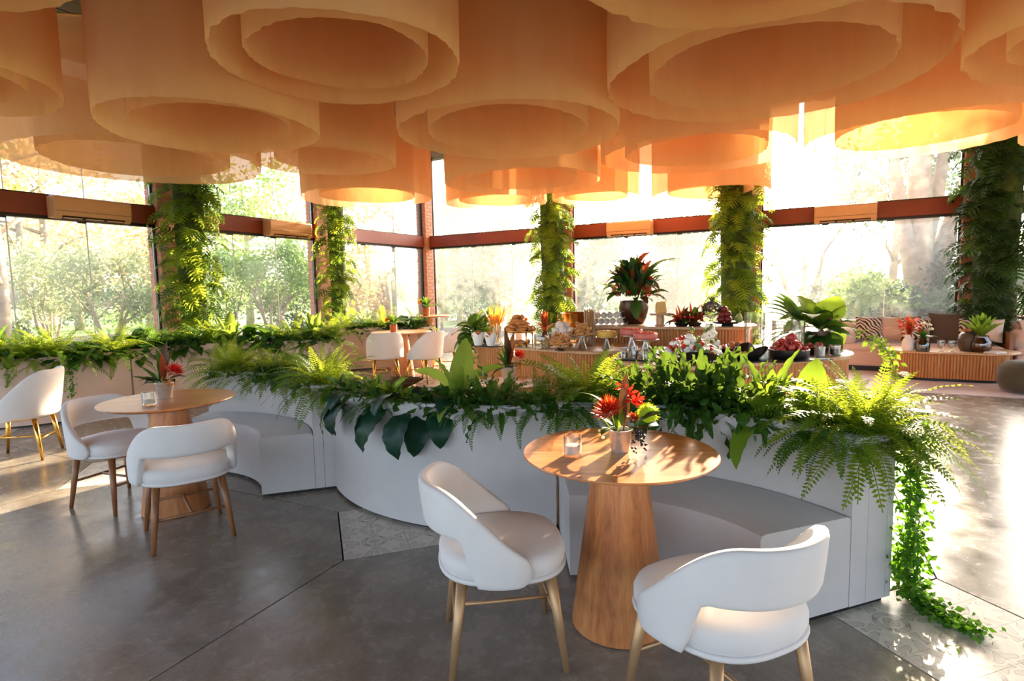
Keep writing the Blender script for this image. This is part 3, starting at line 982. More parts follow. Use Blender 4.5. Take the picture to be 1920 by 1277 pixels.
def blade_mesh(name, a0, bend, w, mat, n=14, m=4, prof='strap', wave=0.0, fold=0.25, petiole=0.0, seed=1, twist=0.0, curl=0.0):
    """unit-length leaf blade with a folded midrib and wavy margin; optional petiole"""
    rn = random.Random(seed)
    g = G()
    x = z = 0.0
    pts, an = [], []
    for i in range(n + 1):
        t = i / n
        pts.append((x, z))
        a = a0 - bend * t ** 1.3
        an.append(a)
        x += math.cos(a) / n
        z += math.sin(a) / n
    vs_, fs_ = [], []
    ph = rn.uniform(0, 6)
    for i in range(n + 1):
        t = i / n
        tt = max(0.0, (t - petiole) / (1 - petiole)) if petiole < 1 else 0
        if prof == 'strap':
            W_ = w * (0.25 + 0.75 * min(1, tt / 0.5)) * (max(0.0, 1 - tt ** 3.2)) ** 0.75
        elif prof == 'heart':
            W_ = w * (math.sin(math.pi * min(1, tt ** 0.55)) ** 0.8) * (1 - 0.25 * tt)
        elif prof == 'lance':
            W_ = w * math.sin(math.pi * tt ** 0.8) ** 0.9 if 0 < tt < 1 else 0.0
        else:
            W_ = w * math.sin(math.pi * tt ** 0.75) ** 0.75 if 0 < tt < 1 else 0.0
        if t < petiole or W_ < 0.006:
            W_ = 0.006
        a = an[i]
        nx, nz = -math.sin(a), math.cos(a)
        for k in range(m + 1):
            s = -1 + 2 * k / m
            lift = fold * W_ * abs(s) - curl * W_ * s * s + (wave * abs(s) ** 2 * math.sin(t * 38 + ph + (1.5 if s > 0 else 0)) if W_ > 0.01 else 0)
            tw = twist * t
            y = s * W_ * math.cos(tw)
            lift += s * W_ * math.sin(tw)
            vs_.append((pts[i][0] + nx * lift, y, pts[i][1] + nz * lift))
    for i in range(n):
        for k in range(m):
            fs_.append((i * (m + 1) + k, (i + 1) * (m + 1) + k, (i + 1) * (m + 1) + k + 1, i * (m + 1) + k + 1))
    g.add(vs_, fs_)
    me = g.mesh(name)
    me.materials.append(MT[mat])
    me.shade_smooth()
    return me
def lobed_mesh(name, a0, bend, w, mat, lobes=7, seed=1, petiole=0.25):
    """unit-length deeply cut leaf: finger lobes on a bending midrib"""
    rn = random.Random(seed)
    g = G()
    n = 16
    x = z = 0.0
    pts, an = [], []
    for i in range(n + 1):
        t = i / n
        pts.append(Vector((x, 0, z)))
        a = a0 - bend * t ** 1.2
        an.append(a)
        x += math.cos(a) / n
        z += math.sin(a) / n
    def P(t):
        f_ = t * n
        i = min(int(f_), n - 1)
        return pts[i].lerp(pts[i + 1], f_ - i), an[min(int(f_), n)]
    for i in range(n):
        g.add([pts[i] + Vector((0, -0.012, 0)), pts[i] + Vector((0, 0.012, 0)), pts[i + 1] + Vector((0, 0.01, 0)), pts[i + 1] + Vector((0, -0.01, 0))], [(0, 1, 2, 3)])
    for j in range(lobes):
        t = petiole + (1 - petiole) * (j + 0.3) / lobes
        p, a = P(min(t, 0.99))
        T_ = Vector((math.cos(a), 0, math.sin(a)))
        N_ = Vector((-math.sin(a), 0, math.cos(a)))
        L_ = w * math.sin(math.pi * (0.22 + 0.70 * (j + 0.3) / lobes)) ** 0.7 * rn.uniform(0.9, 1.1)
        hw = 0.40 * (1 - petiole) / lobes
        for sg in (-1, 1):
            S_ = (Vector((0, sg, 0)) * 0.86 + T_ * (0.2 + 0.5 * j / lobes)).normalized()
            b0, b1 = p - T_ * hw, p + T_ * hw
            m0 = p + S_ * L_ * 0.55 - T_ * hw * 0.95 + N_ * 0.03
            m1 = p + S_ * L_ * 0.55 + T_ * hw * 0.95 + N_ * 0.03
            tip = p + S_ * L_ - N_ * 0.06 * rn.uniform(0.3, 1.4)
            q = [b0, m0, m1, b1] if sg > 0 else [b1, m1, m0, b0]
            g.add(q, [(0, 1, 2, 3)])
            g.add([m0, tip, m1] if sg > 0 else [m1, tip, m0], [(0, 1, 2)])
    p = pts[-1]
    a = an[-1]
    T_ = Vector((math.cos(a), 0, math.sin(a)))
    g.add([pts[-2] + Vector((0, -0.04, 0)), p + T_ * 0.10, pts[-2] + Vector((0, 0.04, 0))], [(0, 1, 2)])
    me = g.mesh(name)
    me.materials.append(MT[mat])
    return me
def variants(fn, n, **kw):
    return [fn(seed=k + 1, **kw) for k in range(n)]
FR = {}
for mt in ('fern', 'fern_dark'):
    FR[mt] = [[frond_mesh('frond', R(a), R(b), 0.125, 24, mt, s, pn=0.62) for s in (1, 2)] for a, b in ((80, 60), (58, 85), (30, 85), (8, 80))]
NEST = {}
for mt in ('nest', 'crisp', 'lime'):
    wv = {'nest': 0.012, 'crisp': 0.030, 'lime': 0.01}[mt]
    NEST[mt] = [[blade_mesh('leaf', R(a), R(b), {'nest': 0.17, 'crisp': 0.085, 'lime': 0.15}[mt], mt, 40 if mt == 'crisp' else 18, 4, 'strap', wv, 0.3, 0, s, 0.3 * (s - 1)) for s in (1, 2)] for a, b in ((82, 30), (62, 75), (38, 110), (10, 95))]
PHIL = [blade_mesh('leaf', R(a), R(b), 0.215, 'phil', 18, 6, 'oval', 0.014, 0.18, 0.22, k, 0, 0.1) for k, (a, b) in enumerate(((50, 140), (20, 130), (-5, 95), (75, 130)))]
BROAD = [blade_mesh('leaf', R(a), R(b), 0.22, 'broad', 12, 4, 'oval', 0.01, 0.2, 0.22, k) for k, (a, b) in enumerate(((75, 70), (45, 90), (15, 80), (-5, 70)))]
LIME = [blade_mesh('leaf', R(a), R(b), 0.17, 'lime', 12, 4, 'lance', 0.012, 0.25, 0.15, k) for k, (a, b) in enumerate(((75, 60), (50, 80), (25, 80), (5, 80)))]
BROWN = [blade_mesh('leaf', R(a), R(b), 0.13, 'brown_leaf', 12, 4, 'oval', 0.0, 0.2, 0.12, k) for k, (a, b) in enumerate(((25, 22), (50, 60), (30, 60)))]
LOB = [lobed_mesh('leaf', R(a), R(b), 0.42, m_, 7, k) for k, (a, b, m_) in enumerate(((40, 110, 'column_leaf'), (15, 95, 'column_leaf'), (55, 130, 'column_leaf2'), (-10, 75, 'column_leaf'), (30, 120, 'column_leaf2')))]
STRAP = [blade_mesh('leaf', R(a), R(b), 0.10, 'column_leaf', 12, 2, 'lance', 0.0, 0.25, 0.05, k) for k, (a, b) in enumerate(((35, 110), (10, 90)))]

def put_leaf(me, parent, az, L_, loc=(0, 0, 0), roll=0.0, tilt=0.0, name='leaf'):
    o = bpy.data.objects.new(name, me)
    col.objects.link(o)
    o.parent = parent
    o.location = loc
    o.rotation_euler = (roll, tilt, az)
    o.scale = (L_, L_, L_)
    return o
def fern(label, loc, L_, n, mat='fern', group='ferns in the planters', name='boston_fern', bias=None, rn=None, up=1.0):
    rn = rn or random.Random(zlib.crc32(label.encode()) % 10007)
    p = thing(name, label, 'fern', loc, 0, group)
    for k in range(n):
        q = (k + 0.5) / n
        cls = 0 if q < 0.22 * up else 1 if q < 0.55 * up else 2 if q < 0.82 else 3
        az = k * 2.399 + rn.uniform(-0.3, 0.3)
        if bias is not None and cls >= 2 and rn.random() < 0.35:
            az = bias + rn.uniform(-0.9, 0.9)
        l = L_ * rn.uniform(0.72, 1.08) * (0.85 if cls == 0 else 1.0)
        put_leaf(rn.choice(FR[mat][cls]), p, az, l, (0.03 * math.cos(az), 0.03 * math.sin(az), 0.0), rn.uniform(-0.35, 0.35), rn.uniform(-0.28, 0.22), 'frond')
    return p
def nest(label, loc, L_, n, mat='nest', group='nest ferns in the planters', rn=None, up=0.0):
    rn = rn or random.Random(zlib.crc32(label.encode()) % 10007)
    p = thing('nest_fern', label, 'fern', loc, 0, group)
    for k in range(n):
        q = (k + 0.5) / n
        cls = 0 if q < 0.25 + up else 1 if q < 0.6 + up * 0.5 else 2 if q < 0.85 else 3
        az = k * 2.399 + rn.uniform(-0.4, 0.4)
        put_leaf(rn.choice(NEST[mat][cls]), p, az, L_ * rn.uniform(0.7, 1.1), (0.02 * math.cos(az), 0.02 * math.sin(az), 0), rn.uniform(-0.3, 0.3), rn.uniform(-0.1, 0.1))
    return p
def leafy(name, label, loc, meshes, specs, cat='plant', group=None):
    """specs: (mesh index, azimuth deg, length, tilt deg, roll deg)"""
    p = thing(name, label, cat, loc, 0, group)
    for mi, az, l, ti, ro, *of in specs:
        put_leaf(meshes[mi], p, R(az), l, of[0] if of else (0, 0, 0), R(ro), R(ti))
    return p
def rspecs(n, nm, l0, l1, seed, az0=0, az1=360):
    rn = random.Random(seed)
    return [(rn.randrange(nm), az0 + (az1 - az0) * (k + rn.random()) / n, rn.uniform(l0, l1), rn.uniform(-12, 12), rn.uniform(-20, 20)) for k in range(n)]
def ap(c, a, r=1.41, z=PZ - 0.05):
    return (c[0] + r * math.cos(R(a)), c[1] + r * math.sin(R(a)), z)
random.seed(11)
# right-hand bench planter, from its free end to the middle
fern('large feathery fern spilling over the free end of the planter above the trailing ivy', ap(CR, 23.5), 0.47, 140, bias=R(-10))
fern('feathery fern standing just inside the big fern at the planter free end', ap(CR, 31), 0.40, 80)
fern('dark low fern drooping over the pale bench back near the planter free end', ap(CR, 28, 1.38), 0.36, 34, 'fern_dark', bias=R(215), up=0.4)
leafy('calathea', 'tall upright striped leaf rising beside the big fern at the planter free end', ap(CR, 36, 1.44), LIME, [(0, 60, 0.40, -8, 10), (0, 200, 0.24, 0, 0), (1, 320, 0.22, 0, 0), (1, 110, 0.2, 0, 0)])
nest('nest fern with one broad glowing upright leaf before the fluted counter', ap(CR, 42), 0.38, 13, 'lime', up=0.2)
for a_, l_, n_, lb in ((47, 0.36, 34, 'crisp nest fern with wavy leaves, first one left of the broad glowing leaf'),
                       (52.5, 0.40, 36, 'crisp nest fern below the black platter of mozzarella salad'),
                       (58, 0.40, 36, 'crisp curly fern in front of the fluted counter, behind the table bouquet fluff ball'),
                       (64, 0.38, 34, 'crisp curly fern right behind the red bouquet on the nearest table'),
                       (70, 0.36, 30, 'low crisp fern just right of the tall bright fern in the middle')):
    nest(lb, ap(CR, a_), l_, n_, 'crisp', 'curly ferns in the right planter', up=0.05)
leafy('leafy_shrub', 'glossy dark broadleaf filling between curly ferns on the right planter', ap(CR, 61, 1.43), BROAD, rspecs(22, 4, 0.14, 0.24, 5), group='broad-leaved fillers')
leafy('leafy_shrub', 'broad-leaved plant at the middle of the right planter, under the white candle glass', ap(CR, 49, 1.43), BROAD, rspecs(18, 4, 0.14, 0.22, 6), group='broad-leaved fillers')
leafy('leafy_shrub', 'dark broadleaf plant right of the tall bright fern in the middle', ap(CR, 75, 1.43), BROAD, rspecs(20, 4, 0.14, 0.24, 8), group='broad-leaved fillers')
fern('small dark fern tucked under the glowing upright leaf', ap(CR, 44, 1.38), 0.20, 22, 'fern_dark')
fern('bright bushy fern rising where the middle and right planters meet', ap(CR, 83), 0.50, 100, up=1.25)
fern('dark drooping fern hanging over the black gap between the planters', ap(CR, 87.5, 1.37), 0.30, 34, 'fern_dark', bias=R(-95), up=0.4)
# middle planter
nest('nest fern with strap leaves drooping over the middle planter face', ap(CM, -95, 1.44), 0.30, 24, 'crisp', 'nest ferns in the planters')
nest('small curly fern right of the tall three-leaved nest fern', ap(CM, -99, 1.42), 0.24, 20, 'crisp', 'nest ferns in the planters')
nt = thing('nest_fern', 'tall nest fern with three big pale upright leaves in the middle planter', 'fern', ap(CM, -106, 1.42), 0, 'nest ferns in the planters')
for k, (cls, az, l, ro, ti) in enumerate(((0, 95, 0.46, 10, 2), (1, 12, 0.48, -50, -12), (1, 165, 0.46, 50, -10), (0, 200, 0.34, 0, 0), (0, -60, 0.30, 0, 0), (2, 250, 0.26, 0, 0), (2, 300, 0.26, 0, 0), (1, 60, 0.32, 0, 0))):
    put_leaf(NEST['nest'][cls][k % 2], nt, R(az), l, (0, 0, 0), R(ro), R(ti))
leafy('leafy_shrub', 'small-leaved dark shrub left of the tall three-leaved nest fern', ap(CM, -110, 1.42), BROAD, rspecs(26, 4, 0.10, 0.17, 21), group='broad-leaved fillers')
leafy('philodendron', 'dark blue-green plant hanging three large leaves over the middle planter', ap(CM, -117, 1.45), PHIL,
      [(1, -84, 0.36, 12, 0, (0.16, 0.02, 0.0)), (1, -118, 0.42, 16, 8, (0.03, -0.02, 0.0)), (2, -108, 0.36, 24, -14, (0.10, 0.0, 0.02)), (1, -140, 0.42, 16, -10, (-0.10, 0.04, 0.0)), (0, -70, 0.34, 4, -20, (0.12, 0, 0.03)), (0, -128, 0.34, 0, 12, (-0.03, 0, 0.03)), (1, -160, 0.36, 8, 20, (-0.14, 0.08, 0.0)), (3, 60, 0.26, 0, 0), (0, 170, 0.30, 0, 0), (3, 0, 0.26, 0, 0)])
leafy('leafy_shrub', 'yellow-green leafy plant glowing behind the large dark hanging leaves', ap(CM, -126, 1.40), LIME, rspecs(30, 4, 0.15, 0.25, 31))
leafy('philodendron', 'dark plant with heart leaves hanging at the rounded left end of the middle planter', ap(CM, -138, 1.46), PHIL,
      [(1, -160, 0.38, 12, 0), (1, -128, 0.36, 10, 10), (2, 178, 0.34, 14, -10), (0, -120, 0.30, 0, 0), (3, 80, 0.24, 0, 0), (0, 150, 0.3, 0, 10)])
leafy('magnolia_sprig', 'single long copper-brown leaf pointing to the right above the middle planter', ap(CM, -136, 1.38, PZ), BROWN, [(0, 22, 0.36, -4, 60), (1, 160, 0.2, 0, 30), (2, 260, 0.18, 0, 0)])
leafy('leafy_shrub', 'mid green leafy plant over the rounded left end of the middle planter', ap(CM, -146, 1.40), BROAD, rspecs(20, 4, 0.14, 0.22, 33), group='broad-leaved fillers')
fern('large shaggy fern hanging over the joint of the left bench and middle planter', ap(CL, 23, 1.33), 0.46, 110, bias=R(-60))
fern('dark bushy fern on the middle planter, right next to the black gap', ap(CM, -87, 1.42), 0.34, 44, 'fern_dark', up=1.1)
fern('dark bushy fern under the orange protea, on the middle planter', ap(CM, -97, 1.40), 0.32, 44, 'fern_dark', up=1.1)
fern('small dark fern at the foot of the tall three-leaved nest fern', ap(CM, -103, 1.43), 0.26, 36, 'fern_dark', bias=R(-100))
fern('dark fern between the two plants with large hanging leaves', ap(CM, -129, 1.44), 0.28, 36, 'fern_dark', bias=R(-130))
fern('dark fern filling under the curly ferns behind the red bouquet', ap(CR, 67, 1.40), 0.28, 40, 'fern_dark', up=0.9)
fern('dark fern filling under the curly ferns below the salad platter', ap(CR, 55, 1.40), 0.28, 40, 'fern_dark', up=0.9)
# left bench planter
fern('dark low fern beside the shaggy fern on the left bench', ap(CL, 38, 1.33), 0.30, 38, 'fern_dark')
nest('nest fern with bright strap leaves on the left bench planter', ap(CL, 47, 1.33), 0.28, 14, 'nest')
fern('dark fern with one long frond hanging down the left bench back', ap(CL, 58, 1.33), 0.36, 42, 'fern_dark', bias=R(240))
fern('sunlit yellow-green fern on the left bench, right of the brightest one', ap(CL, 67, 1.33), 0.40, 76)
fern('brightest sunlit fern at the outer end of the left bench, fronds over its edge', ap(CL, 83, 1.33), 0.46, 110, bias=R(180))
# wall planters
wl = [(C1, -108, 'f', 'fern at the very left end of the sun-streaked planter'), (C1, -96, 'n', 'strap-leaved fern near the left edge, above the trailing runner'),
      (C1, -84, 'd', 'dark fern behind the barrel chair with brass legs'), (C1, -72, 'n', 'pale nest fern standing up in the sun-streaked planter'),
      (C1, -60, 'f', 'brightest yellow fern in the sun-streaked planter by the window'), (C1, -49, 'f', 'yellow-green fern beside the trailing vine on the sun-streaked planter'),
      (C1, -38, 'b', 'broad-leaved plant near the dark gap of the window planters'), (C1, -26, 'f', 'wide arching fern just left of the leftmost leafy column'),
      (C2, 152, 'b', 'broad-leaved plant at the foot of the leftmost leafy column'), (C2, 141, 'd', 'dark fern under the leftmost leafy column'),
      (C2, 129, 'b', 'deep green plant right of the leftmost leafy column base'), (C2, 117, 'f', 'sunlit fern on the window planter behind the bright left bench fern'),
      (C2, 106, 'n', 'yellow-green nest fern by the window left of the slim column'), (C2, 95, 'b', 'silvery broad-leaved plant by the window left of the slim column'),
      (C3, -86, 'b', 'broad-leaved plant on the bulging planter before the slim column'), (C3, -74, 'f', 'sunlit fern on the bulging planter under the slim column'),
      (C3, -62, 'n', 'nest fern trailing over the bulging planter below the slim column'), (C3, -53, 'f', 'fern at the right end of the bulging blush planter'),
      (C4, 122, 'f', 'far sunlit fern at the left end of the farthest planter'), (C4, 108, 'd', 'dark green fern in the middle of the farthest planter'),
      (C4, 94, 'f', 'bright fern on the farthest planter before the brick corner'), (C4, 80, 'b', 'far broad-leaved plant with orange tint beside the small copper pot'), (C4, 66, 'd', 'last dark fern at the right end of the farthest planter')]
for c, a_, k, lb in wl:
    far = c in (C3, C4)
    if k == 'f':
        fern(lb, ap(c, a_), 0.60, 44 if far else 70, 'fern', 'plants in the window planters', up=1.2)
    elif k == 'd':
        fern(lb, ap(c, a_), 0.55, 36 if far else 56, 'fern_dark', 'plants in the window planters', up=1.2)
    elif k == 'n':
        nest(lb, ap(c, a_), 0.48, 18, 'nest', 'plants in the window planters', up=0.15)
    else:
        leafy('leafy_shrub', lb, ap(c, a_), BROAD, rspecs(34, 4, 0.24, 0.42, int(abs(a_))), group='plants in the window planters')
# low leafy underplanting that fills each planter, too dense to count
def underplanting(label, c, a0, a1, n, size, mat, seed, spill=0.12, hgt=0.12, dr=0.0):
    rn = random.Random(seed)
    o0 = Vector((c[0], c[1], PZ - 0.04))
    g = G()
    for k in range(n):
        a_ = R(rn.uniform(a0, a1))
        r_ = rn.uniform(1.33, 1.48)
        z = rn.uniform(0, hgt)
        out = rn.random()
        if out < 0.30:
            r_ = rn.choice((rn.uniform(1.20, 1.26), rn.uniform(1.49, 1.56)))
            z = rn.uniform(-spill, 0.05) * rn.random() + 0.04
        r_ += dr
        b = Vector((r_ * math.cos(a_), r_ * math.sin(a_), z))
        rad_ = Vector((math.cos(a_), math.sin(a_), 0)) * (1 if r_ - dr > 1.4 else -1)
        e1 = (rad_ * rn.uniform(-0.2, 1) + Vector((-math.sin(a_), math.cos(a_), 0)) * rn.uniform(-1, 1) + Vector((0, 0, rn.uniform(-0.7, 0.9)))).normalized()
        e2 = e1.cross(Vector((rn.uniform(-1, 1), rn.uniform(-1, 1), rn.uniform(-0.3, 1)))).normalized()
        e3 = e1.cross(e2)
        s = size * rn.uniform(0.55, 1.3)
        w = s * rn.uniform(0.18, 0.34)
        g.add([b, b + e1 * s * 0.35 + e2 * w + e3 * w * 0.4, b + e1 * s * 0.75 + e2 * w * 0.7, b + e1 * s, b + e1 * s * 0.75 - e2 * w * 0.7, b + e1 * s * 0.35 - e2 * w + e3 * w * 0.4, b + e1 * s * 0.5],
              [(0, 1, 2, 6), (6, 2, 3, 4), (0, 6, 4, 5)])
    return tag(obj('low_foliage', g, mat, None, o0, smooth=False), label, 'foliage', None, 'stuff')
underplanting('dense low green foliage filling the planter of the right bench', CR, 22, 90, 420, 0.085, 'crisp', 1, 0.06, 0.07)
underplanting('dense low dark foliage filling the middle planter', CM, -153, -84, 420, 0.085, 'broad', 2, 0.06, 0.07)
underplanting('dense low green foliage filling the planter of the left bench', CL, 20, 90, 380, 0.085, 'crisp', 3, 0.06, 0.07, -0.09)
underplanting('low foliage filling the sun-streaked window planter', C1, -116, -22, 420, 0.12, 'broad', 4, 0.12, 0.08)
underplanting('low foliage filling the window planter under the leftmost column', C2, 90, 158, 340, 0.12, 'broad', 5, 0.12, 0.08)
underplanting('low foliage filling the bulging planter under the slim column', C3, -90, -50, 260, 0.13, 'crisp', 6, 0.12, 0.08)
underplanting('low foliage filling the farthest window planter', C4, 57, 126, 300, 0.13, 'crisp', 7, 0.12, 0.08)
# trailing vines: stems with many tiny leaves
def vine(label, paths, leaf, n_per_m, spread, mat='ivy', group=None, seed=3):
    rn = random.Random(seed)
    v_ = thing('trailing_vine', label, 'vine', paths[0][0], 0, group)
    o0 = Vector(paths[0][0])
    lg = G()
    for pth in paths:
        P = [Vector(q) - o0 for q in pth]
        fine = []
        for i in range(len(P) - 1):
            for s in range(8):
                q = P[i].lerp(P[i + 1], s / 8)
                fine.append(q + Vector((rn.uniform(-1, 1), rn.uniform(-1, 1), rn.uniform(-0.4, 0.4))) * 0.008)
        fine.append(P[-1])
        obj('stem', G().tube(fine, 0.0025, 5), 'stem', v_)
        ln = sum((fine[i + 1] - fine[i]).length for i in range(len(fine) - 1))
        for _ in range(int(ln * n_per_m)):
            q = rn.choice(fine) + Vector((rn.gauss(0, 1), rn.gauss(0, 1), rn.gauss(0, 0.8))) * spread
            if (q + o0).z < 0.012:
                q.z = 0.012 - o0.z + rn.uniform(0, 0.03)
            s = leaf * rn.uniform(0.6, 1.25)
            e1 = Vector((rn.uniform(-1, 1), rn.uniform(-1, 1), rn.uniform(-1, 0.3))).normalized()
            e2 = e1.cross(Vector((rn.uniform(-1, 1), rn.uniform(-1, 1), rn.uniform(-1, 1)))).normalized()
            e3 = e1.cross(e2)
            lg.add([q, q + e1 * s * 0.45 + e2 * s * 0.32 + e3 * s * 0.06, q + e1 * s, q + e1 * s * 0.45 - e2 * s * 0.32 + e3 * s * 0.06], [(0, 1, 2, 3)])
    tag(obj('leaves', lg, mat, v_, smooth=False), kind='stuff')
    return v_
e1 = Vector((CR[0] + 1.49 * math.cos(R(19)), CR[1] + 1.49 * math.sin(R(19)), 0))
pA = on(1712, 1112, 0.012); pB = on(1745, 1150, 0.012); pC = on(1800, 1172, 0.012); pD = on(1832, 1186, 0.012)
vine('long leafy ivy trailing from the planter free end down to the concrete floor',
     [[e1 + Vector((0.0, 0.0, 0.80)), e1 + Vector((0.06, 0.0, 0.70)), e1 + Vector((0.08, 0.0, 0.45)), e1 + Vector((0.06, -0.01, 0.22)), e1 + Vector((0.04, -0.02, 0.10)), pA, pB, pC, pD],
      [e1 + Vector((0.03, 0.02, 0.80)), e1 + Vector((0.10, 0.02, 0.66)), e1 + Vector((0.11, 0.02, 0.40)), e1 + Vector((0.09, 0.0, 0.18)), e1 + Vector((0.07, -0.02, 0.06)), on(1735, 1130, 0.012), on(1775, 1160, 0.012)],
      [e1 + Vector((0.01, 0.03, 0.80)), e1 + Vector((0.06, 0.04, 0.60)), e1 + Vector((0.07, 0.03, 0.30)), e1 + Vector((0.05, 0.02, 0.15))],
      [e1 + Vector((-0.02, 0.0, 0.80)), e1 + Vector((0.05, -0.01, 0.62)), e1 + Vector((0.05, -0.01, 0.35)), e1 + Vector((0.03, -0.02, 0.2)), on(1690, 1085, 0.02)]],
     0.036, 420, 0.028)
fl = thing('fallen_sprig', 'small fallen green sprig lying alone on the concrete floor', 'leaf', on(1790, 1216, 0.006))
for az, l in ((20, 0.045), (150, 0.04), (265, 0.03)):
    put_leaf(LIME[3], fl, R(az), l, (0, 0, 0.004), 0, R(-4))
g1 = Vector((C1[0] + 1.50 * math.cos(R(-46)), C1[1] + 1.50 * math.sin(R(-46)), 0)) + Vector((0.03, -0.03, 0))
vine('leafy runner hanging down the sun-streaked planter behind the left table', [[g1 + Vector((0, 0, 0.78)), g1 + Vector((0.02, 0, 0.6)), g1 + Vector((0.02, 0, 0.36))], [g1 + Vector((0.05, 0.03, 0.78)), g1 + Vector((0.05, 0.0, 0.5)), g1 + Vector((0.03, 0.0, 0.3))]], 0.04, 120, 0.02, seed=5)
g1 = Vector((C1[0] + 1.50 * math.cos(R(-66)), C1[1] + 1.50 * math.sin(R(-66)), 0)) + Vector((0.02, -0.03, 0))
vine('thin runner hanging on the sun-streaked planter beside the brass-legged chair', [[g1 + Vector((0, 0, 0.78)), g1 + Vector((0.02, 0, 0.62)), g1 + Vector((0.0, 0, 0.5))]], 0.04, 120, 0.02, seed=6)
g1 = Vector((C3[0] + 1.52 * math.cos(R(-70)), C3[1] + 1.52 * math.sin(R(-70)), 0))
vine('leafy runner hanging over the bulging blush planter below the slim column', [[g1 + Vector((0, 0, 0.78)), g1 + Vector((0.03, -0.03, 0.5)), g1 + Vector((0.03, -0.02, 0.3))], [g1 + Vector((0.06, 0, 0.78)), g1 + Vector((0.08, -0.03, 0.55)), g1 + Vector((0.08, -0.02, 0.4))]], 0.06, 90, 0.04, seed=7)

# ------------------------------------------------------------------ leaf-clad columns
MT['column_leaf_shaded'] = leafmat('shaded_split_leaf', srgb(34, 58, 28), 0.3, srgb(110, 150, 46))  # darker leaf copy: backlit shade of the rightmost column put into its colour
LOBD = [lobed_mesh('leaf', R(a), R(b), 0.42, 'column_leaf_shaded', 7, k) for k, (a, b) in enumerate(((40, 110), (15, 95), (55, 130), (-10, 75)))]
def wall_px(side, px, off, z=1.5):
    best = None
    for k in range(2800):
        t = k * 0.005
        w_ = wpt(side, t, off)
        d_ = Vector((w_.x, w_.y, z - EYE))
        if d_.dot(FW) < 1:
            continue
        e = abs(960 + FPX * d_.dot(RT) / d_.dot(FW) - px)
        if best is None or e < best[0]:
            best = (e, w_)
    return Vector((best[1].x, best[1].y, 0))
def green_column(label, px, side, off, r, n, seed, L_=0.42, lob=None):
    rn = random.Random(seed)
    p = wall_px(side, px, off)
    c = thing('leafy_column', label, 'plant', (p.x, p.y, 0), 0, 'leaf-clad columns')
    obj('mossy_core', G().lathe([(0.0, 0), (r, 0), (r, 0.5), (r * 0.95, 1.5), (r * 1.05, 2.6), (r, 3.6), (r, CEIL - 0.02), (0.0, CEIL - 0.02)], 20, mod=lambda t, z: 1 + 0.08 * math.sin(3 * t + z * 5) + 0.05 * math.sin(7 * t - 3 * z)), 'moss', c)
    back = math.atan2(-p.y, -p.x)
    for k in range(n):
        z = 0.15 + (CEIL - 0.75) * (k + rn.random()) / n
        az = back + rn.gauss(0, 1.15)
        me = rn.choice(lob or LOB) if rn.random() < 0.8 or lob else rn.choice(STRAP)
        o = put_leaf(me, c, az, L_ * rn.uniform(0.65, 1.15), (0.85 * r * math.cos(az), 0.85 * r * math.sin(az), z), rn.uniform(-0.5, 0.5), rn.uniform(-0.2, 0.35))
    return c
MT['moss'] = plain('mossy_core', srgb(70, 84, 36), 0.95, 0.0, 0.5, 9, 1.0, 20)
green_column('leftmost leaf-clad column, sun on its lower half, behind the left bench', 362, 'l', 0.52, 0.19, 285, 1, 0.40)
green_column('slim leaf-clad column left of the brick corner, speckled with sun', 634, 'l', 0.52, 0.15, 240, 2, 0.36)
green_column('yellow-green leaf-clad column right of the brick corner, behind the buffet pastries', 1036, 'r', 0.50, 0.24, 280, 3, 0.42)
green_column('leaf-clad column behind the fruit bowl on the buffet', 1380, 'r', 0.50, 0.27, 285, 4, 0.42)
green_column('darkest leaf-clad column beside the sofa, nearest the right edge', 1866, 'r', 0.36, 0.28, 290, 5, 0.44, LOBD)

# ================================================================== THINGS ON THE TWO FRONT TABLES
def tumbler(label, loc, r=0.038, h=0.085, wax=0.045, group='candle glasses'):
    t = thing('candle_glass', label, 'candle', loc, 0, group)
    obj('glass', G().lathe([(0, 0.0), (r * 0.93, 0.0), (r, 0.006), (r, h), (r - 0.0035, h), (r - 0.004, 0.014), (0, 0.012)], 32), 'clear', t, smooth=R(40))
    obj('wax', G().lathe([(0, 0.013), (r - 0.006, 0.013), (r - 0.006, wax), (r - 0.012, wax + 0.002), (0, wax)], 28), 'wax', t, smooth=R(40))
    obj('wick', G().tube([(0, 0, wax), (0.001, 0, wax + 0.008)], 0.0008, 5), 'black_metal', t)
    return t
ZT = 0.7502
tumbler('clear candle glass with white wax on the nearest round table', on(1073, 855, ZT))
c2 = on(280, 759, ZT)
tumbler('clear candle glass on the left round table beside the tin pot', (c2.x, c2.y, ZT), 0.040, 0.080, 0.03)
def flower_head(g, c, r, n, L_, w, seed, flat=0.4):
    rn = random.Random(seed)
    for k in range(n):
        t = k * 2.399
        e = flat + (1.5 - flat) * (1 - k / n)
        e = math.pi / 2 - (math.pi / 2 - 0.15) * math.sqrt((k + 0.5) / n)
        d_ = Vector((math.cos(t) * math.cos(e), math.sin(t) * math.cos(e), math.sin(e)))
        s_ = d_.cross(Vector((0, 0, 1)))
        s_ = s_.normalized() if s_.length > 1e-4 else Vector((1, 0, 0))
        b = Vector(c) + d_ * r * 0.25
        l = L_ * rn.uniform(0.85, 1.1)
        g.add([b, b + d_ * l * 0.55 + s_ * w, b + d_ * l, b + d_ * l * 0.55 - s_ * w], [(0, 1, 2, 3)])
    return g
def pot(t, r0=0.036, r1=0.048, h=0.095, mat='steel_pot'):
    obj('pot', G().lathe([(0, 0.0), (r0, 0.0), (r0 + 0.001, 0.004), (r1, h - 0.006), (r1 + 0.003, h - 0.003), (r1 + 0.002, h), (r1 - 0.004, h), (r1 - 0.006, h - 0.015), (0, h - 0.015)], 32), mat, t, smooth=R(50))
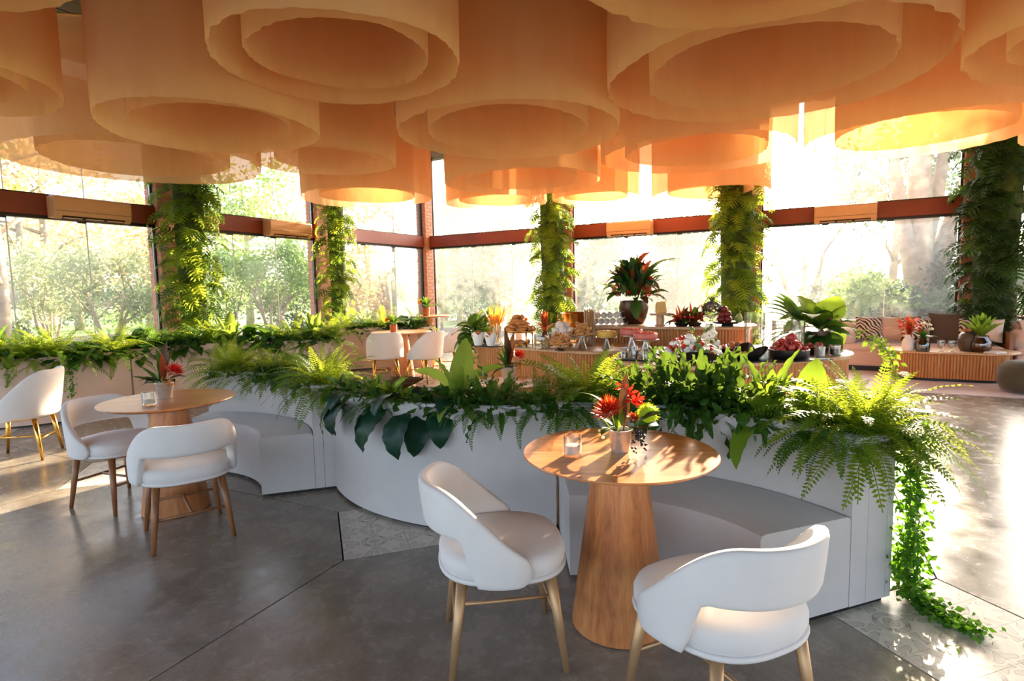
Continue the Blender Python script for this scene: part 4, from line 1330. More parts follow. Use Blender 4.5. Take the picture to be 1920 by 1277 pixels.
LV = {m_: [blade_mesh('leaf', R(a), R(b), w_, m_, 12, 4, p_, 0.0, 0.25, pe, k) for k, (a, b, w_, p_, pe) in enumerate(((85, 18, 0.10, 'lance', 0.1), (65, 50, 0.16, 'oval', 0.15), (40, 80, 0.20, 'oval', 0.15), (60, 90, 0.06, 'lance', 0.05)))] for m_ in ('broad', 'phil', 'brown_leaf', 'lime', 'rust')}
def bouquet_red(label, loc, sc=1.0):
    t = thing('bouquet', label, 'flowers', loc, 0, None, sc)
    pot(t)
    # protea
    pr = obj('protea', flower_head(G(), (0, 0, 0), 0.03, 110, 0.072, 0.0045, 4), 'red_petal', t, (-0.045, -0.02, 0.165), (R(12), R(-25), 0), smooth=False)
    obj('protea_tips', flower_head(G(), (0, 0, 0.004), 0.03, 46, 0.068, 0.004, 5), 'orange_petal', pr, smooth=False)
    # red orchid spray
    for k, (x, y, z) in enumerate(((0.03, 0.01, 0.24), (0.015, 0.02, 0.27), (0.05, 0.015, 0.215), (0.065, 0.0, 0.19), (0.075, 0.01, 0.215), (0.045, 0.0, 0.25))):
        obj('orchid_blossom', flower_head(G(), (0, 0, 0), 0.012, 7, 0.034, 0.007, 40 + k), 'red_petal', t, (x, y, z), (R(random.uniform(-60, 60)), R(random.uniform(20, 80)), random.uniform(0, 6)), smooth=False)
    obj('orchid_stem', G().tube([(0.01, 0, 0.08), (0.03, 0.01, 0.17), (0.03, 0.015, 0.25), (0.012, 0.02, 0.275)], 0.002, 6), 'brown_stem', t)
    # green fluff ball
    g = G()
    rn = random.Random(3)
    for k in range(420):
        z = rn.uniform(-0.6, 1); a_ = rn.uniform(0, 6.283); q = math.sqrt(1 - z * z)
        d_ = Vector((q * math.cos(a_), q * math.sin(a_), z))
        s_ = d_.cross(Vector((rn.random(), rn.random(), rn.random()))).normalized() * 0.0016
        g.add([d_ * 0.02 - s_, d_ * 0.02 + s_, d_ * rn.uniform(0.046, 0.054)], [(0, 1, 2)])
    g.ball((0, 0, 0), 0.036, 14, 10)
    obj('green_fluff_ball', g, 'moss_ball', t, (0.115, 0.0, 0.155), smooth=False)
    # berries
    g = G()
    for k in range(110):
        a_ = rn.uniform(-2.2, 0.9); q = rn.uniform(0, 1)
        c = (0.055 + 0.045 * math.cos(a_) * q, -0.045 + 0.03 * math.sin(a_) * q, 0.115 - 0.075 * rn.random() * (0.4 + q))
        g.ball(c, rn.uniform(0.004, 0.0065), 6, 4)
    tag(obj('berry_cluster', g, 'berry', t), 'drooping bunch of black berries', kind='stuff')
    for me, az, l, ti, ro, lo in ((LV['brown_leaf'][0], 60, 0.26, -4, 0, (0.02, 0.02, 0.07)), (LV['phil'][1], -25, 0.17, 10, 20, (0.05, 0, 0.09)), (LV['phil'][2], -70, 0.14, 0, 0, (0.03, -0.03, 0.09)),
                                  (LV['phil'][2], 20, 0.15, 5, 30, (0.04, 0, 0.09)), (LV['lime'][3], 165, 0.24, -20, 0, (-0.02, 0, 0.09)), (LV['lime'][0], 100, 0.18, 0, 20, (-0.01, 0.01, 0.08)), (LV['broad'][1], 180, 0.14, 0, 0, (-0.03, 0, 0.07)),
                                  (LV['broad'][2], 230, 0.13, 0, 0, (-0.02, -0.02, 0.08)), (LV['broad'][2], 120, 0.15, 0, 0, (0, 0.02, 0.08))):
        put_leaf(me, t, R(az), l, lo, R(ro), R(ti))
    for k, (x, y, z) in enumerate(((-0.10, 0, 0.175), (-0.09, -0.01, 0.15), (-0.085, 0.0, 0.09), (-0.075, -0.02, 0.065))):
        obj('small_blossom', G().ball((0, 0, 0), (0.008, 0.008, 0.006), 8, 6), 'pink_petal' if k < 2 else 'white_petal', t, (x, y, z))
    obj('rose_head', flower_head(G(), (0, 0, 0), 0.02, 24, 0.026, 0.010, 9), 'rust', t, (0.045, -0.02, 0.14), (R(20), R(10), 0), smooth=False)
    return t
v1 = on(1163, 846, ZT)
bouquet_red('bouquet with red protea, green fluff ball and black berries in a tin pot', (v1.x, v1.y, ZT))
def bouquet_fan(label, loc, sc=1.0, rot=0.0):
    t = thing('bouquet', label, 'flowers', loc, rot, None, sc)
    pot(t)
    obj('protea', flower_head(G(), (0, 0, 0), 0.03, 80, 0.060, 0.005, 4), 'red_petal', t, (0.06, -0.01, 0.15), (R(10), R(25), 0), smooth=False)
    for az, l, ti, m_ in ((80, 0.26, -2, 'brown_leaf'), (20, 0.25, 6, 'brown_leaf'), (150, 0.22, 4, 'broad'), (300, 0.2, 6, 'rust')):
        put_leaf(LV[m_][0], t, R(az), l, (0, 0, 0.08), 0, R(ti))
    for k in range(9):
        put_leaf(LV['broad'][3 if k % 2 else 0], t, R(182 + (k - 4) * 3), 0.15, (-0.02, 0, 0.085), R((k - 4) * 8), R(50 - k * 12))
    for az, l in ((200, 0.14), (240, 0.12), (330, 0.12), (40, 0.14)):
        put_leaf(LV['phil'][2], t, R(az), l, (0, 0, 0.085), 0, 0)
    g = G()
    rn = random.Random(8)
    for k in range(60):
        g.ball((0.05 + rn.gauss(0, 0.018), -0.03 + rn.gauss(0, 0.014), 0.10 + rn.gauss(0, 0.016)), 0.004, 5, 4)
    tag(obj('dried_blossoms', g, 'wheat', t), kind='stuff')
    return t
v2 = on(310, 747, ZT)
bouquet_fan('bouquet with a green leaf fan and tall red leaves on the left table', (v2.x, v2.y, ZT), 1.15)
v3 = col_at(955, 5.35, 0.5)
# bouquet seen just over the middle planter stands on a small table behind it
round_table('small round table hidden behind the middle planter, under the orange protea', (v3.x, v3.y), 0.35, 0.55, 0, 'round pedestal tables', False)
bouquet_fan('bouquet with an orange-red protea behind the middle planter, left of the bright fern', (v3.x, v3.y, 0.551), 1.5, R(40))
def small_pot_plant(label, loc, sc, flower='orange_petal'):
    t = thing('potted_plant', label, 'potted plant', loc, 0, None, sc)
    pot(t, 0.05, 0.06, 0.13, 'terracotta')
    for k in range(14):
        put_leaf(LV['broad' if k % 3 else 'lime'][k % 3], t, k * 2.4, 0.20 + 0.04 * (k % 3), (0, 0, 0.11), 0, 0)
    obj('blossom', flower_head(G(), (0, 0, 0), 0.03, 40, 0.06, 0.012, 6), flower, t, (-0.07, -0.03, 0.2), (0, R(-40), 0), smooth=False)
p = col_at(738, 9.35, 0.75)
small_pot_plant('small leafy plant in a copper pot on the far sunlit table', (p.x, p.y, 0.7505), 1.0)
p = col_at(799, 10.8, 0.95)
small_pot_plant('yellow-green plant in a copper pot on the tall table before the brick corner', (p.x, p.y, 0.9505), 1.2, 'wheat')

# ================================================================== BUFFET
def stadium(A, B, r, n=20):
    A, B = Vector(A), Vector(B)
    d_ = (B - A)
    a0 = math.atan2(d_.y, d_.x)
    pts = []
    for c, s in ((B, a0 - math.pi / 2), (A, a0 + math.pi / 2)):
        for k in range(n + 1):
            t = s + math.pi * k / n
            pts.append((c.x + r * math.cos(t), c.y + r * math.sin(t)))
    return pts
def fluted(A, B, r, z0, z1, w=0.036, depth=0.018):
    pts = stadium(A, B, r, 60)
    per = [Vector(p) for p in pts]
    per.append(per[0])
    cum = [0]
    for i in range(len(per) - 1):
        cum.append(cum[-1] + (per[i + 1] - per[i]).length)
    n = int(cum[-1] / w)
    poly = []
    def at(s):
        s %= cum[-1]
        for i in range(len(cum) - 1):
            if cum[i + 1] >= s:
                t = (s - cum[i]) / max(1e-9, cum[i + 1] - cum[i])
                p = per[i].lerp(per[i + 1], t)
                tt = (per[i + 1] - per[i])
                tt = tt.normalized() if tt.length > 1e-9 else Vector((1, 0))
                return p, Vector((tt.y, -tt.x))
    for k in range(n):
        for f_, dd in ((0.0, -depth), (0.12, -0.001), (0.45, depth * 0.35), (0.78, -0.001), (0.92, -depth)):
            p, nn = at((k + f_) * cum[-1] / n)
            q = p + nn * dd
            poly.append((q.x, q.y))
    m = len(poly)
    vs_ = [(x, y, z0) for x, y in poly] + [(x, y, z1) for x, y in poly]
    return G().add(vs_, [(i, (i + 1) % m, m + (i + 1) % m, m + i) for i in range(m)])
def counter(name, label, A, B, r, h, over=0.05, cat='counter', group='fluted buffet counters', top='counter_wood', thick=0.035, mat='slat_wood'):
    c = thing(name, label, cat, ((A[0] + B[0]) / 2, (A[1] + B[1]) / 2, 0), 0, group)
    o = Vector(((A[0] + B[0]) / 2, (A[1] + B[1]) / 2))
    A, B = Vector(A) - o, Vector(B) - o
    obj('fluted_side', fluted(A, B, r - over, 0.04, h - thick), mat, c, smooth=R(50))
    obj('counter_top' if cat == 'counter' else 'table_top', G().prism(stadium(A, B, r, 32), h - thick, h), top, c, smooth=R(30), bevel=0.008)
    obj('plinth', G().prism(stadium(A, B, r - over - 0.03, 24), 0.0, 0.045), 'black_metal', c, smooth=R(30))
    return c
ZB, ZU = 0.75, 0.95
LA, LB = (-0.05, 7.35), (1.00, 6.50)
RA, RB = (1.58, 5.38), (2.75, 5.75)
UA, UB = (1.35, 7.45), (2.45, 6.95)
counter('buffet_counter', 'long fluted buffet counter with pastries and cake stands on the left', LA, LB, 0.50, ZB)
counter('buffet_counter', 'front fluted buffet counter with black platters, nearest the right planter', RA, RB, 0.62, ZB)
counter('buffet_counter', 'raised fluted counter at the back of the buffet, holding flowers, fruit and cheese', UA, UB, 0.50, ZU)
def buf(px, Y, z=ZB):
    p = col_at(px, Y, z)
    return (p.x, p.y, z + 0.0004)
def plate_tray(label, loc, sx_, sy_, rz, mat='black_matte'):
    t = obj('serving_tray', G().prism([(-sx_, -sy_), (sx_, -sy_), (sx_, sy_), (-sx_, sy_)], 0, 0.012), mat, None, loc, (0, 0, rz), smooth=R(30), bevel=0.006)
    return tag(t, label, 'tray')
def cake_stand(label, loc, r, h, mat='silver', group='cake stands on the buffet'):
    t = thing('cake_stand', label, 'cake stand', loc, 0, group)
    obj('foot', G().lathe([(0, 0), (r * 0.45, 0), (r * 0.42, 0.012), (r * 0.16, h * 0.7), (r * 0.14, h - 0.012), (0, h - 0.012)], 28), mat, t, smooth=R(50))
    obj('plate', G().lathe([(0, h - 0.012), (r * 0.9, h - 0.012), (r, h - 0.004), (r, h), (r * 0.96, h - 0.002), (r * 0.9, h - 0.005), (0, h - 0.005)], 40), mat, t, smooth=R(40))
    return t
def lump_mesh(name, mat, r, jit, seed, nu=10, nv=7):
    me = G().ball((0, 0, 0), r, nu, nv, 0, jit, random.Random(seed)).mesh(name)
    me.materials.append(MT[mat])
    me.shade_smooth()
    return me
def croissant_mesh():
    P, rr = [], []
    for k in range(9):
        t = -1 + 2 * k / 8
        P.append((0.045 * math.sin(t * 1.3), 0.022 * (1 - math.cos(t * 1.3)) * 1.6, 0))
        rr.append(0.004 + 0.018 * math.cos(t * 1.45) ** 0.8 * (1 + 0.12 * (k % 2)))
    me = G().tube(P, rr, 10).mesh('croissant')
    me.materials.append(MT['bread'])
    me.shade_smooth()
    return me
CRO = croissant_mesh()
def twist_mesh():
    P, rr = [], []
    for k in range(13):
        t = k / 12
        P.append((-0.055 + 0.11 * t, 0.006 * math.sin(t * 20), 0.006 * math.cos(t * 20)))
        rr.append(0.010 + 0.003 * math.sin(t * 40))
    me = G().tube(P, rr, 8).mesh('twist')
    me.materials.append(MT['twist'])
    me.shade_smooth()
    return me
TWI = twist_mesh()
def pile(name, label, cat, meshes, base, R0, layers, per, dz, group, sc=1.0, seed=1, flat=False, shrink=None):
    rn = random.Random(seed)
    for L_ in range(layers):
        rr = R0 * (1 - (L_ / layers) * (shrink if shrink is not None else 0.85))
        nn = max(1, int(per * (1 - L_ / layers)))
        for k in range(nn):
            a_ = 2 * math.pi * (k + 0.5 * L_) / nn + rn.uniform(-0.2, 0.2)
            q = rr * (0.55 + 0.4 * (k % 2)) if nn > 1 else 0
            o = bpy.data.objects.new(name, rn.choice(meshes))
            col.objects.link(o)
            o.location = (base[0] + q * math.cos(a_), base[1] + q * math.sin(a_), base[2] + dz * (L_ + 0.5))
            o.rotation_euler = (rn.uniform(-0.3, 0.3), rn.uniform(-0.3, 0.3), a_ + rn.uniform(-0.6, 0.6) + math.pi / 2) if flat else (rn.uniform(0, 3), rn.uniform(0, 3), rn.uniform(0, 6))
            s = sc * rn.uniform(0.85, 1.15)
            o.scale = (s, s, s)
            tag(o, label, cat, group)
# --- left counter
WHE = [blade_mesh('grass_ear', R(84), R(b), 0.045, 'wheat', 10, 2, 'lance', 0.0, 0.2, 0.55, k) for k, b in ((1, 12), (2, 30))]
ROUND = [blade_mesh('leaf', R(a), R(b), 0.30, 'lime', 12, 6, 'heart', 0.01, 0.15, 0.3, k) for k, (a, b) in enumerate(((75, 60), (45, 90), (15, 90)))]
pb = buf(893, 7.35)
t = thing('leafy_arrangement', 'big leafy green arrangement at the left end of the buffet', 'plant', pb)
obj('bowl', G().lathe([(0, 0), (0.09, 0), (0.13, 0.10), (0.12, 0.11), (0, 0.09)], 28), 'dark_pot', t, smooth=R(50))
for k, (mi, az, l, ti, ro) in enumerate(rspecs(26, 4, 0.24, 0.42, 71)):
    put_leaf(BROAD[mi], t, R(az), l, (0, 0, 0.10), R(ro), R(ti))
for k, (mi, az, l, ti, ro) in enumerate(rspecs(12, 4, 0.22, 0.36, 72)):
    put_leaf(LIME[mi], t, R(az), l, (0.03, 0, 0.14), R(ro), R(ti - 15))
for k in range(9):
    put_leaf(LV['lime'][3], t, R(40 - k * 12), 0.50, (0.10, 0.05, 0.14), 0, R(-28 + 3 * k))
g = G()
rn = random.Random(5)
for k in range(150):
    g.ball((0.06 + rn.gauss(0, 0.07), -0.05 + rn.gauss(0, 0.05), 0.24 + rn.gauss(0, 0.06)), 0.009, 5, 4)
tag(obj('tiny_buds', g, 'lime', t), kind='stuff')
P0 = Vector(pb)
vine('small-leaved runner hanging from the leafy arrangement over the counter end', [[P0 + Vector((-0.03, -0.10, 0.12)), P0 + Vector((-0.10, -0.42, 0.05)), P0 + Vector((-0.08, -0.47, -0.03)), P0 + Vector((-0.06, -0.48, -0.28))], [P0 + Vector((-0.05, -0.40, 0.05)), P0 + Vector((-0.02, -0.46, -0.05)), P0 + Vector((-0.01, -0.48, -0.2))]], 0.05, 150, 0.025, seed=9)
t = thing('wheat_vase', 'glass vase of upright golden dried grasses on the buffet', 'vase', buf(931, 7.05))
obj('glass', G().lathe([(0, 0), (0.06, 0), (0.065, 0.01), (0.065, 0.22), (0.061, 0.22), (0.061, 0.012), (0, 0.010)], 28), 'clear', t, smooth=R(40))
for k in range(34):
    a_ = k * 2.4
    q = 0.045 * math.sqrt(k / 34)
    put_leaf(WHE[k % 2], t, a_, 0.36 + 0.05 * (k % 3), (q * math.cos(a_), q * math.sin(a_), 0.02), 0, 0, 'grass_ear')
plate_tray('long black tray under the white paper pastry cones', buf(912, 6.82), 0.20, 0.10, R(-35))
def paper_cone(label, loc, r=0.07, h=0.13, rot=0.0):
    t = thing('paper_basket', label, 'basket', loc, rot, 'paper pastry baskets')
    n = 10
    vs_, fs_ = [], []
    for ring, (rr, z) in enumerate(((r * 0.55, 0.0), (r * 0.8, h * 0.55), (r, h))):
        for k in range(n):
            a_ = 2 * math.pi * k / n
            zz = z + ((0.028 if k % 2 else -0.012) if ring == 2 else 0)
            vs_.append((rr * math.cos(a_), rr * math.sin(a_), zz))
    for i in range(2):
        for k in range(n):
            k2 = (k + 1) % n
            fs_.append((i * n + k, i * n + k2, (i + 1) * n + k2, (i + 1) * n + k))
    fs_.append(tuple(range(n - 1, -1, -1)))
    obj('paper_wrap', G().add(vs_, fs_), 'paper', t, smooth=False)
    obj('paper_lining', G().lathe([(0, h * 0.75), (r * 0.86, h * 0.8)], 16), 'paper', t)
pa = buf(897, 6.82); pa2 = buf(921, 6.74)
for q, lb, k in ((pa, 'white folded paper basket of pastries nearest the leafy arrangement', 1), (pa2, 'white folded paper basket of pastries beside the golden stand', 2)):
    paper_cone(lb, (q[0], q[1], ZB + 0.0125), 0.085, 0.14, k)
    pile('pastry', 'golden pastry heaped in the white paper baskets', 'pastry', [CRO], (q[0], q[1], ZB + 0.12), 0.06, 2, 5, 0.03, 'pastries in the paper baskets', 0.9, k, True)
q = buf(975, 6.75)
st = thing('tiered_stand', 'round golden two-tier stand heaped with croissants', 'cake stand', q)
obj('lower_plate', G().lathe([(0, 0.02), (0.17, 0.02), (0.19, 0.03), (0.19, 0.035), (0, 0.03)], 40), 'brass', st, smooth=R(40))
obj('upper_plate', G().lathe([(0, 0.17), (0.18, 0.17), (0.20, 0.185), (0.20, 0.19), (0, 0.18)], 40), 'brass', st, smooth=R(40))
for k in range(6):
    a_ = k * math.pi / 3
    obj('post', G().tube([(0.15 * math.cos(a_), 0.15 * math.sin(a_), 0.0), (0.15 * math.cos(a_), 0.15 * math.sin(a_), 0.17)], 0.007, 8), 'brass', st)
pile('croissant', 'golden croissant heaped on the round golden stand', 'pastry', [CRO], (q[0], q[1], ZB + 0.19), 0.17, 5, 12, 0.034, 'croissants on the golden stand', 1.25, 3, True)
pile('pastry', 'small pastry on the lower plate of the golden stand', 'pastry', [CRO], (q[0], q[1], ZB + 0.035), 0.14, 1, 9, 0.03, 'pastries on the lower golden plate', 1.0, 4, True)
t = thing('flower_box', 'low white box with a pink flower beside the dried grasses', 'flowers', buf(973, 7.45))
obj('box', G().box((0, 0, 0.13), (0.17, 0.1, 0.05)), 'ceramic', t, smooth=False)
obj('stand', G().box((0, 0, 0.05), (0.08, 0.06, 0.1)), 'ceramic', t, smooth=False)
obj('blossom', flower_head(G(), (0, 0, 0), 0.02, 26, 0.05, 0.012, 2), 'pink_petal', t, (0, 0, 0.165), smooth=False)
for k in range(6):
    put_leaf(LV['lime'][1], t, k * 1.05, 0.10, (0, 0, 0.155))
t = thing('branch_vase', 'slim vase of dark red berry branches between croissants and gold bowl', 'vase', buf(1022, 7.0))
obj('vase', G().lathe([(0, 0), (0.05, 0), (0.055, 0.05), (0.03, 0.13), (0.035, 0.15), (0.03, 0.15), (0, 0.12)], 24), 'dark_pot', t, smooth=R(50))
for k in range(16):
    put_leaf(LV['rust'][3 if k % 2 else 0], t, k * 2.4, 0.28, (0, 0, 0.13), 0, R(-10 + k % 4 * 8), 'branch')
q = buf(1018, 6.40)
t = thing('glass_dome', 'clear glass jar of yellow lemon slices by the golden stand', 'jar', q)
obj('jar', G().lathe([(0, 0), (0.10, 0), (0.105, 0.01), (0.105, 0.16), (0.10, 0.17), (0.096, 0.165), (0.096, 0.012), (0, 0.011)], 30), 'clear', t, smooth=R(40))
for k in range(14):
    a_ = k * 2.4
    obj('lemon_slice', G().lathe([(0, 0), (0.033, 0), (0.035, 0.004), (0.033, 0.008), (0, 0.008)], 14), 'juice' if k % 3 else 'cake_yellow', t, (0.05 * math.cos(a_), 0.05 * math.sin(a_), 0.015 + 0.009 * k), (R(20 * math.sin(k)), R(25 * math.cos(k)), 0))
MER = [lump_mesh('meringue', 'meringue', (0.05, 0.05, 0.04), 0.12, s) for s in (1, 2)]
q = buf(1056, 6.75)
cake_stand('wide pale stand under the pile of white meringues', q, 0.19, 0.09, 'ceramic')
pile('meringue', 'white meringue piled beside the golden bowl', 'pastry', MER, (q[0], q[1], ZB + 0.09), 0.15, 3, 9, 0.06, 'meringues in the pile', 1.0, 5)
for px, Y, hh, lb in ((1050, 6.15, 0.06, 'low'), (1090, 6.35, 0.15, 'tall')):
    q = buf(px, Y)
    cake_stand(lb + ' silver stand under a pyramid of twisted pastries', q, 0.15, hh)
    pile('pastry_twist', 'twisted pastry on the %s silver stand' % lb, 'pastry', [TWI], (q[0], q[1], ZB + hh), 0.12, 6, 14, 0.022, 'twisted pastries on the %s stand' % lb, 1.1, 6 + px, True)
q = buf(1084, 7.06)
t = thing('ice_bowl', 'large shiny golden bowl on a foot behind the meringues', 'bowl', q)
obj('bowl', G().lathe([(0, 0.0), (0.09, 0.0), (0.09, 0.01), (0.03, 0.03), (0.03, 0.17), (0.11, 0.19), (0.18, 0.26), (0.21, 0.36), (0.22, 0.37), (0.20, 0.36), (0.15, 0.25), (0, 0.2)], 40, mod=lambda t_, z: 1 + 0.025 * math.sin(14 * t_) * (z > 0.18)), 'brass', t, smooth=R(50))
for s in (-1, 1):
    obj('handle', G().tube([(s * 0.205, 0, 0.34), (s * 0.25, 0, 0.35), (s * 0.25, 0, 0.29), (s * 0.185, 0, 0.27)], 0.007, 8), 'brass', t)
q = buf(1106, 6.62)
t = thing('tall_glass_cylinder', 'tall cream cylinder of breadsticks in front of the stacked cups', 'jar', q)
obj('glass', G().lathe([(0, 0.0), (0.062, 0), (0.066, 0.01), (0.066, 0.40), (0.072, 0.42), (0.068, 0.42), (0.062, 0.40), (0.062, 0.01), (0, 0.01)], 28), 'clear', t, smooth=R(40))
for k in range(19):
    a_ = k * 2.4
    rr = 0.05 * math.sqrt(k / 19)
    obj('breadstick', G().tube([(rr * math.cos(a_), rr * math.sin(a_), 0.012), (rr * math.cos(a_) * 1.02, rr * math.sin(a_), 0.2), (rr * math.cos(a_), rr * math.sin(a_) * 1.03, 0.38 + 0.02 * (k % 3))], [0.010, 0.011, 0.008], 8), 'twist', t)
# cups lying in two rows on the raised counter
cup_me = G().lathe([(0, 0), (0.026, 0), (0.038, 0.02), (0.041, 0.07), (0.038, 0.07), (0.034, 0.02), (0, 0.006)], 22).mesh('cup')
cup_me.materials.append(MT['ceramic'])
cup_me.shade_smooth()
pos = []
for row in range(2):
    for k in range(6 - row):
        pos.append((1114 + 11.5 * k + row * 6, 7.34, ZU + 0.043 + row * 0.078))
for k in range(5):
    pos.append((1118 + 13 * k, 7.12, ZU - 0.10 + 0.143))
for px, Y, z in pos[:11]:
    p = col_at(px, Y, z)
    o = obj('cup', cup_me, None, None, p, (R(90), 0, R(random.uniform(-8, 8))))
    tag(o, 'white cup lying on its side in the stack behind the tall cream cylinder', 'cup', 'stacked white cups')
q = buf(1137, 6.28)
cake_stand('silver stand with a yellow sponge cake between pastry twists and pink cakes', q, 0.12, 0.13)
tag(obj('sponge_cake', G().lathe([(0, 0), (0.105, 0), (0.11, 0.006), (0.11, 0.06), (0.10, 0.068), (0, 0.07)], 36), 'cake_yellow', None, (q[0], q[1], ZB + 0.1305), smooth=R(50)), 'round yellow sponge cake on a silver stand', 'cake')
for px, Y, hh, lb in ((1184, 6.12, 0.16, 'rear pink cake with a strawberry top, left of the other'), (1210, 5.72, 0.15, 'front pink cake with a strawberry top, on the right counter edge')):
    q = buf(px, Y)
    cake_stand('silver stand under the ' + lb.split(',')[0], q, 0.14, hh)
    ck = thing('pink_cake', lb, 'cake', (q[0], q[1], ZB + hh + 0.0005))
    obj('sponge', G().lathe([(0, 0), (0.115, 0), (0.12, 0.008), (0.12, 0.055), (0.112, 0.062), (0, 0.062)], 36), 'cake_pink', ck, smooth=R(50))
    g = G()
    rn = random.Random(px)
    for k in range(60):
        a_, rr = rn.uniform(0, 6.28), 0.1 * math.sqrt(rn.random())
        g.ball((rr * math.cos(a_), rr * math.sin(a_), 0.066), (0.014, 0.014, 0.009), 6, 4)
    tag(obj('strawberry_topping', g, 'cake_top', ck), kind='stuff')
# big flower pot on the raised counter
t = thing('flower_arrangement', 'large mixed bouquet of dark leaves and red blooms in a bronze pot', 'flowers', (col_at(1188, 7.38, ZU).x, 7.38, ZU + 0.0004))
obj('pot', G().lathe([(0, 0), (0.13, 0), (0.17, 0.08), (0.19, 0.2), (0.17, 0.30), (0.15, 0.30), (0.16, 0.2), (0, 0.18)], 36), 'dark_pot', t, smooth=R(50))
rn = random.Random(12)
for k in range(260):
    a_ = k * 2.4
    e = rn.uniform(-45, 35)
    m_ = rn.choice(('phil', 'phil', 'broad', 'broad', 'broad', 'broad', 'brown_leaf', 'rust'))
    rr = 0.20 * math.sqrt(rn.random())
    put_leaf(rn.choice(LV[m_][:3]), t, a_, rn.uniform(0.16, 0.32), (rr * math.cos(a_), rr * math.sin(a_), 0.32 + rn.uniform(0, 0.42) * (1 - 2.2 * rr)), rn.uniform(-0.4, 0.4), R(e))
put_leaf(BROAD[0], t, R(40), 0.58, (0.03, 0, 0.30), 0, R(-4))
put_leaf(BROAD[3], t, R(-100), 0.34, (0, -0.12, 0.34), 0, R(25))
for k in range(8):
    put_leaf(LV['lime'][3], t, R(-30 + k * 9), 0.75 + 0.03 * k, (0.05, 0, 0.3), 0, R(-25 + k * 2), 'palm_blade')
for k in range(12):
    a_ = k * 2.4
    rr = 0.28 * math.sqrt((k + 1) / 12)
    obj('red_bloom', flower_head(G(), (0, 0, 0), 0.02, 18, 0.045, 0.011, k), 'red_petal' if k % 3 else 'pink_petal', t, (rr * math.cos(a_), rr * math.sin(a_) - 0.05, 0.72 - 0.9 * rr + rn.uniform(-0.12, 0.1)), (rn.uniform(-1, 1), rn.uniform(-1, 1), 0), smooth=False)
# jars and carafe on the right counter, near its left end
def jar(label, loc, r, h, fill, fmat, lid=True):
    t = thing('sauce_jar', label, 'jar', loc, 0, 'jars on the buffet')
    obj('glass', G().lathe([(0, 0), (r, 0), (r, h * 0.8), (r * 0.8, h * 0.88), (r * 0.85, h), (r * 0.78, h), (r * 0.74, h * 0.87), (r - 0.004, h * 0.78), (r - 0.004, 0.006), (0, 0.006)], 24), 'clear', t, smooth=R(45))
    obj('filling', G().lathe([(0, 0.007), (r - 0.006, 0.007), (r - 0.006, fill), (0, fill)], 20), fmat, t, smooth=R(45))
plate_tray('black tray under the sauce jars at the left end of the front counter', buf(1192, 5.25), 0.17, 0.09, R(-25))
for px, Y, r_, h_, fm, lb in ((1170, 5.30, 0.045, 0.10, 'sauce', 'squat glass jar of dark sauce, leftmost of three'), (1190, 5.28, 0.035, 0.13, 'sauce', 'narrow glass jar between two squat jars'), (1211, 5.16, 0.045, 0.11, 'salad_green', 'glass jar of green pesto, rightmost of three')):
    q = buf(px, Y)
    jar(lb, (q[0], q[1], ZB + 0.0125), r_, h_, h_ * 0.6, fm)
# --- raised back counter
q = col_at(1238, 6.85, ZU)
t = thing('cheese_board', 'wooden footed board with a tall wedge of aged cheese', 'cheese', (q.x, q.y, ZU + 0.0004))
obj('board', G().lathe([(0, 0.13), (0.12, 0.13), (0.125, 0.14), (0.125, 0.155), (0, 0.155)], 30), 'counter_wood', t, smooth=R(40))
obj('foot', G().lathe([(0, 0), (0.08, 0), (0.05, 0.02), (0.045, 0.13), (0, 0.13)], 24), 'counter_wood', t, smooth=R(40))
obj('cheese_wedge', G().add([(-0.06, -0.05, 0.156), (0.07, -0.05, 0.156), (0.05, 0.06, 0.156), (-0.05, 0.05, 0.156), (-0.055, -0.045, 0.29), (0.05, -0.05, 0.30), (0.04, 0.05, 0.27), (-0.045, 0.045, 0.27)], [(3, 2, 1, 0), (4, 5, 6, 7), (0, 1, 5, 4), (1, 2, 6, 5), (2, 3, 7, 6), (3, 0, 4, 7)]), 'cheese', t, smooth=False, bevel=0.008)
def spray(label, loc, n, l0, l1, mats, seed, dome=0.0, cat='flowers'):
    rn = random.Random(seed)
    t = thing('floral_spray', label, cat, loc)
    obj('dish', G().lathe([(0, 0), (0.06, 0), (0.09, 0.04), (0.085, 0.045), (0, 0.03)], 22), 'black_matte', t, smooth=R(45))
    for k in range(n):
        m_ = rn.choice(mats)
        put_leaf(rn.choice(LV[m_]), t, k * 2.4, rn.uniform(l0, l1), (0, 0, 0.03), rn.uniform(-0.4, 0.4), R(rn.uniform(-25, 25)))
    for k in range(10):
        a_ = k * 2.4
        obj('berry_cluster', G().ball((0, 0, 0), 0.018, 8, 6, 0, 0.2, rn), 'salad_red' if k % 2 else 'ham', t, (0.09 * math.cos(a_), 0.09 * math.sin(a_), rn.uniform(0.05, 0.16)))
    return t
q = col_at(1278, 6.70, ZU)
spray('rust-red leafy spray on the raised counter between cheese and glass bowl', (q.x, q.y, ZU + 0.0004), 40, 0.14, 0.26, ('rust', 'rust', 'brown_leaf', 'broad'), 3)
q = col_at(1302, 6.72, ZU)
spray('second rust-red spray with pink tips beside the glass bowl', (q.x, q.y, ZU + 0.0004), 34, 0.14, 0.28, ('rust', 'rust', 'broad'), 4)
q = col_at(1334, 6.75, ZU)
t = thing('glass_bowl', 'footed glass bowl filled with grey dried blossoms', 'bowl', (q.x, q.y, ZU + 0.0004))
obj('bowl', G().lathe([(0, 0), (0.06, 0), (0.055, 0.008), (0.012, 0.02), (0.012, 0.07), (0.08, 0.10), (0.12, 0.17), (0.125, 0.24), (0.121, 0.24), (0.115, 0.17), (0.07, 0.106), (0, 0.09)], 30), 'clear', t, smooth=R(50))
g = G()
rn = random.Random(15)
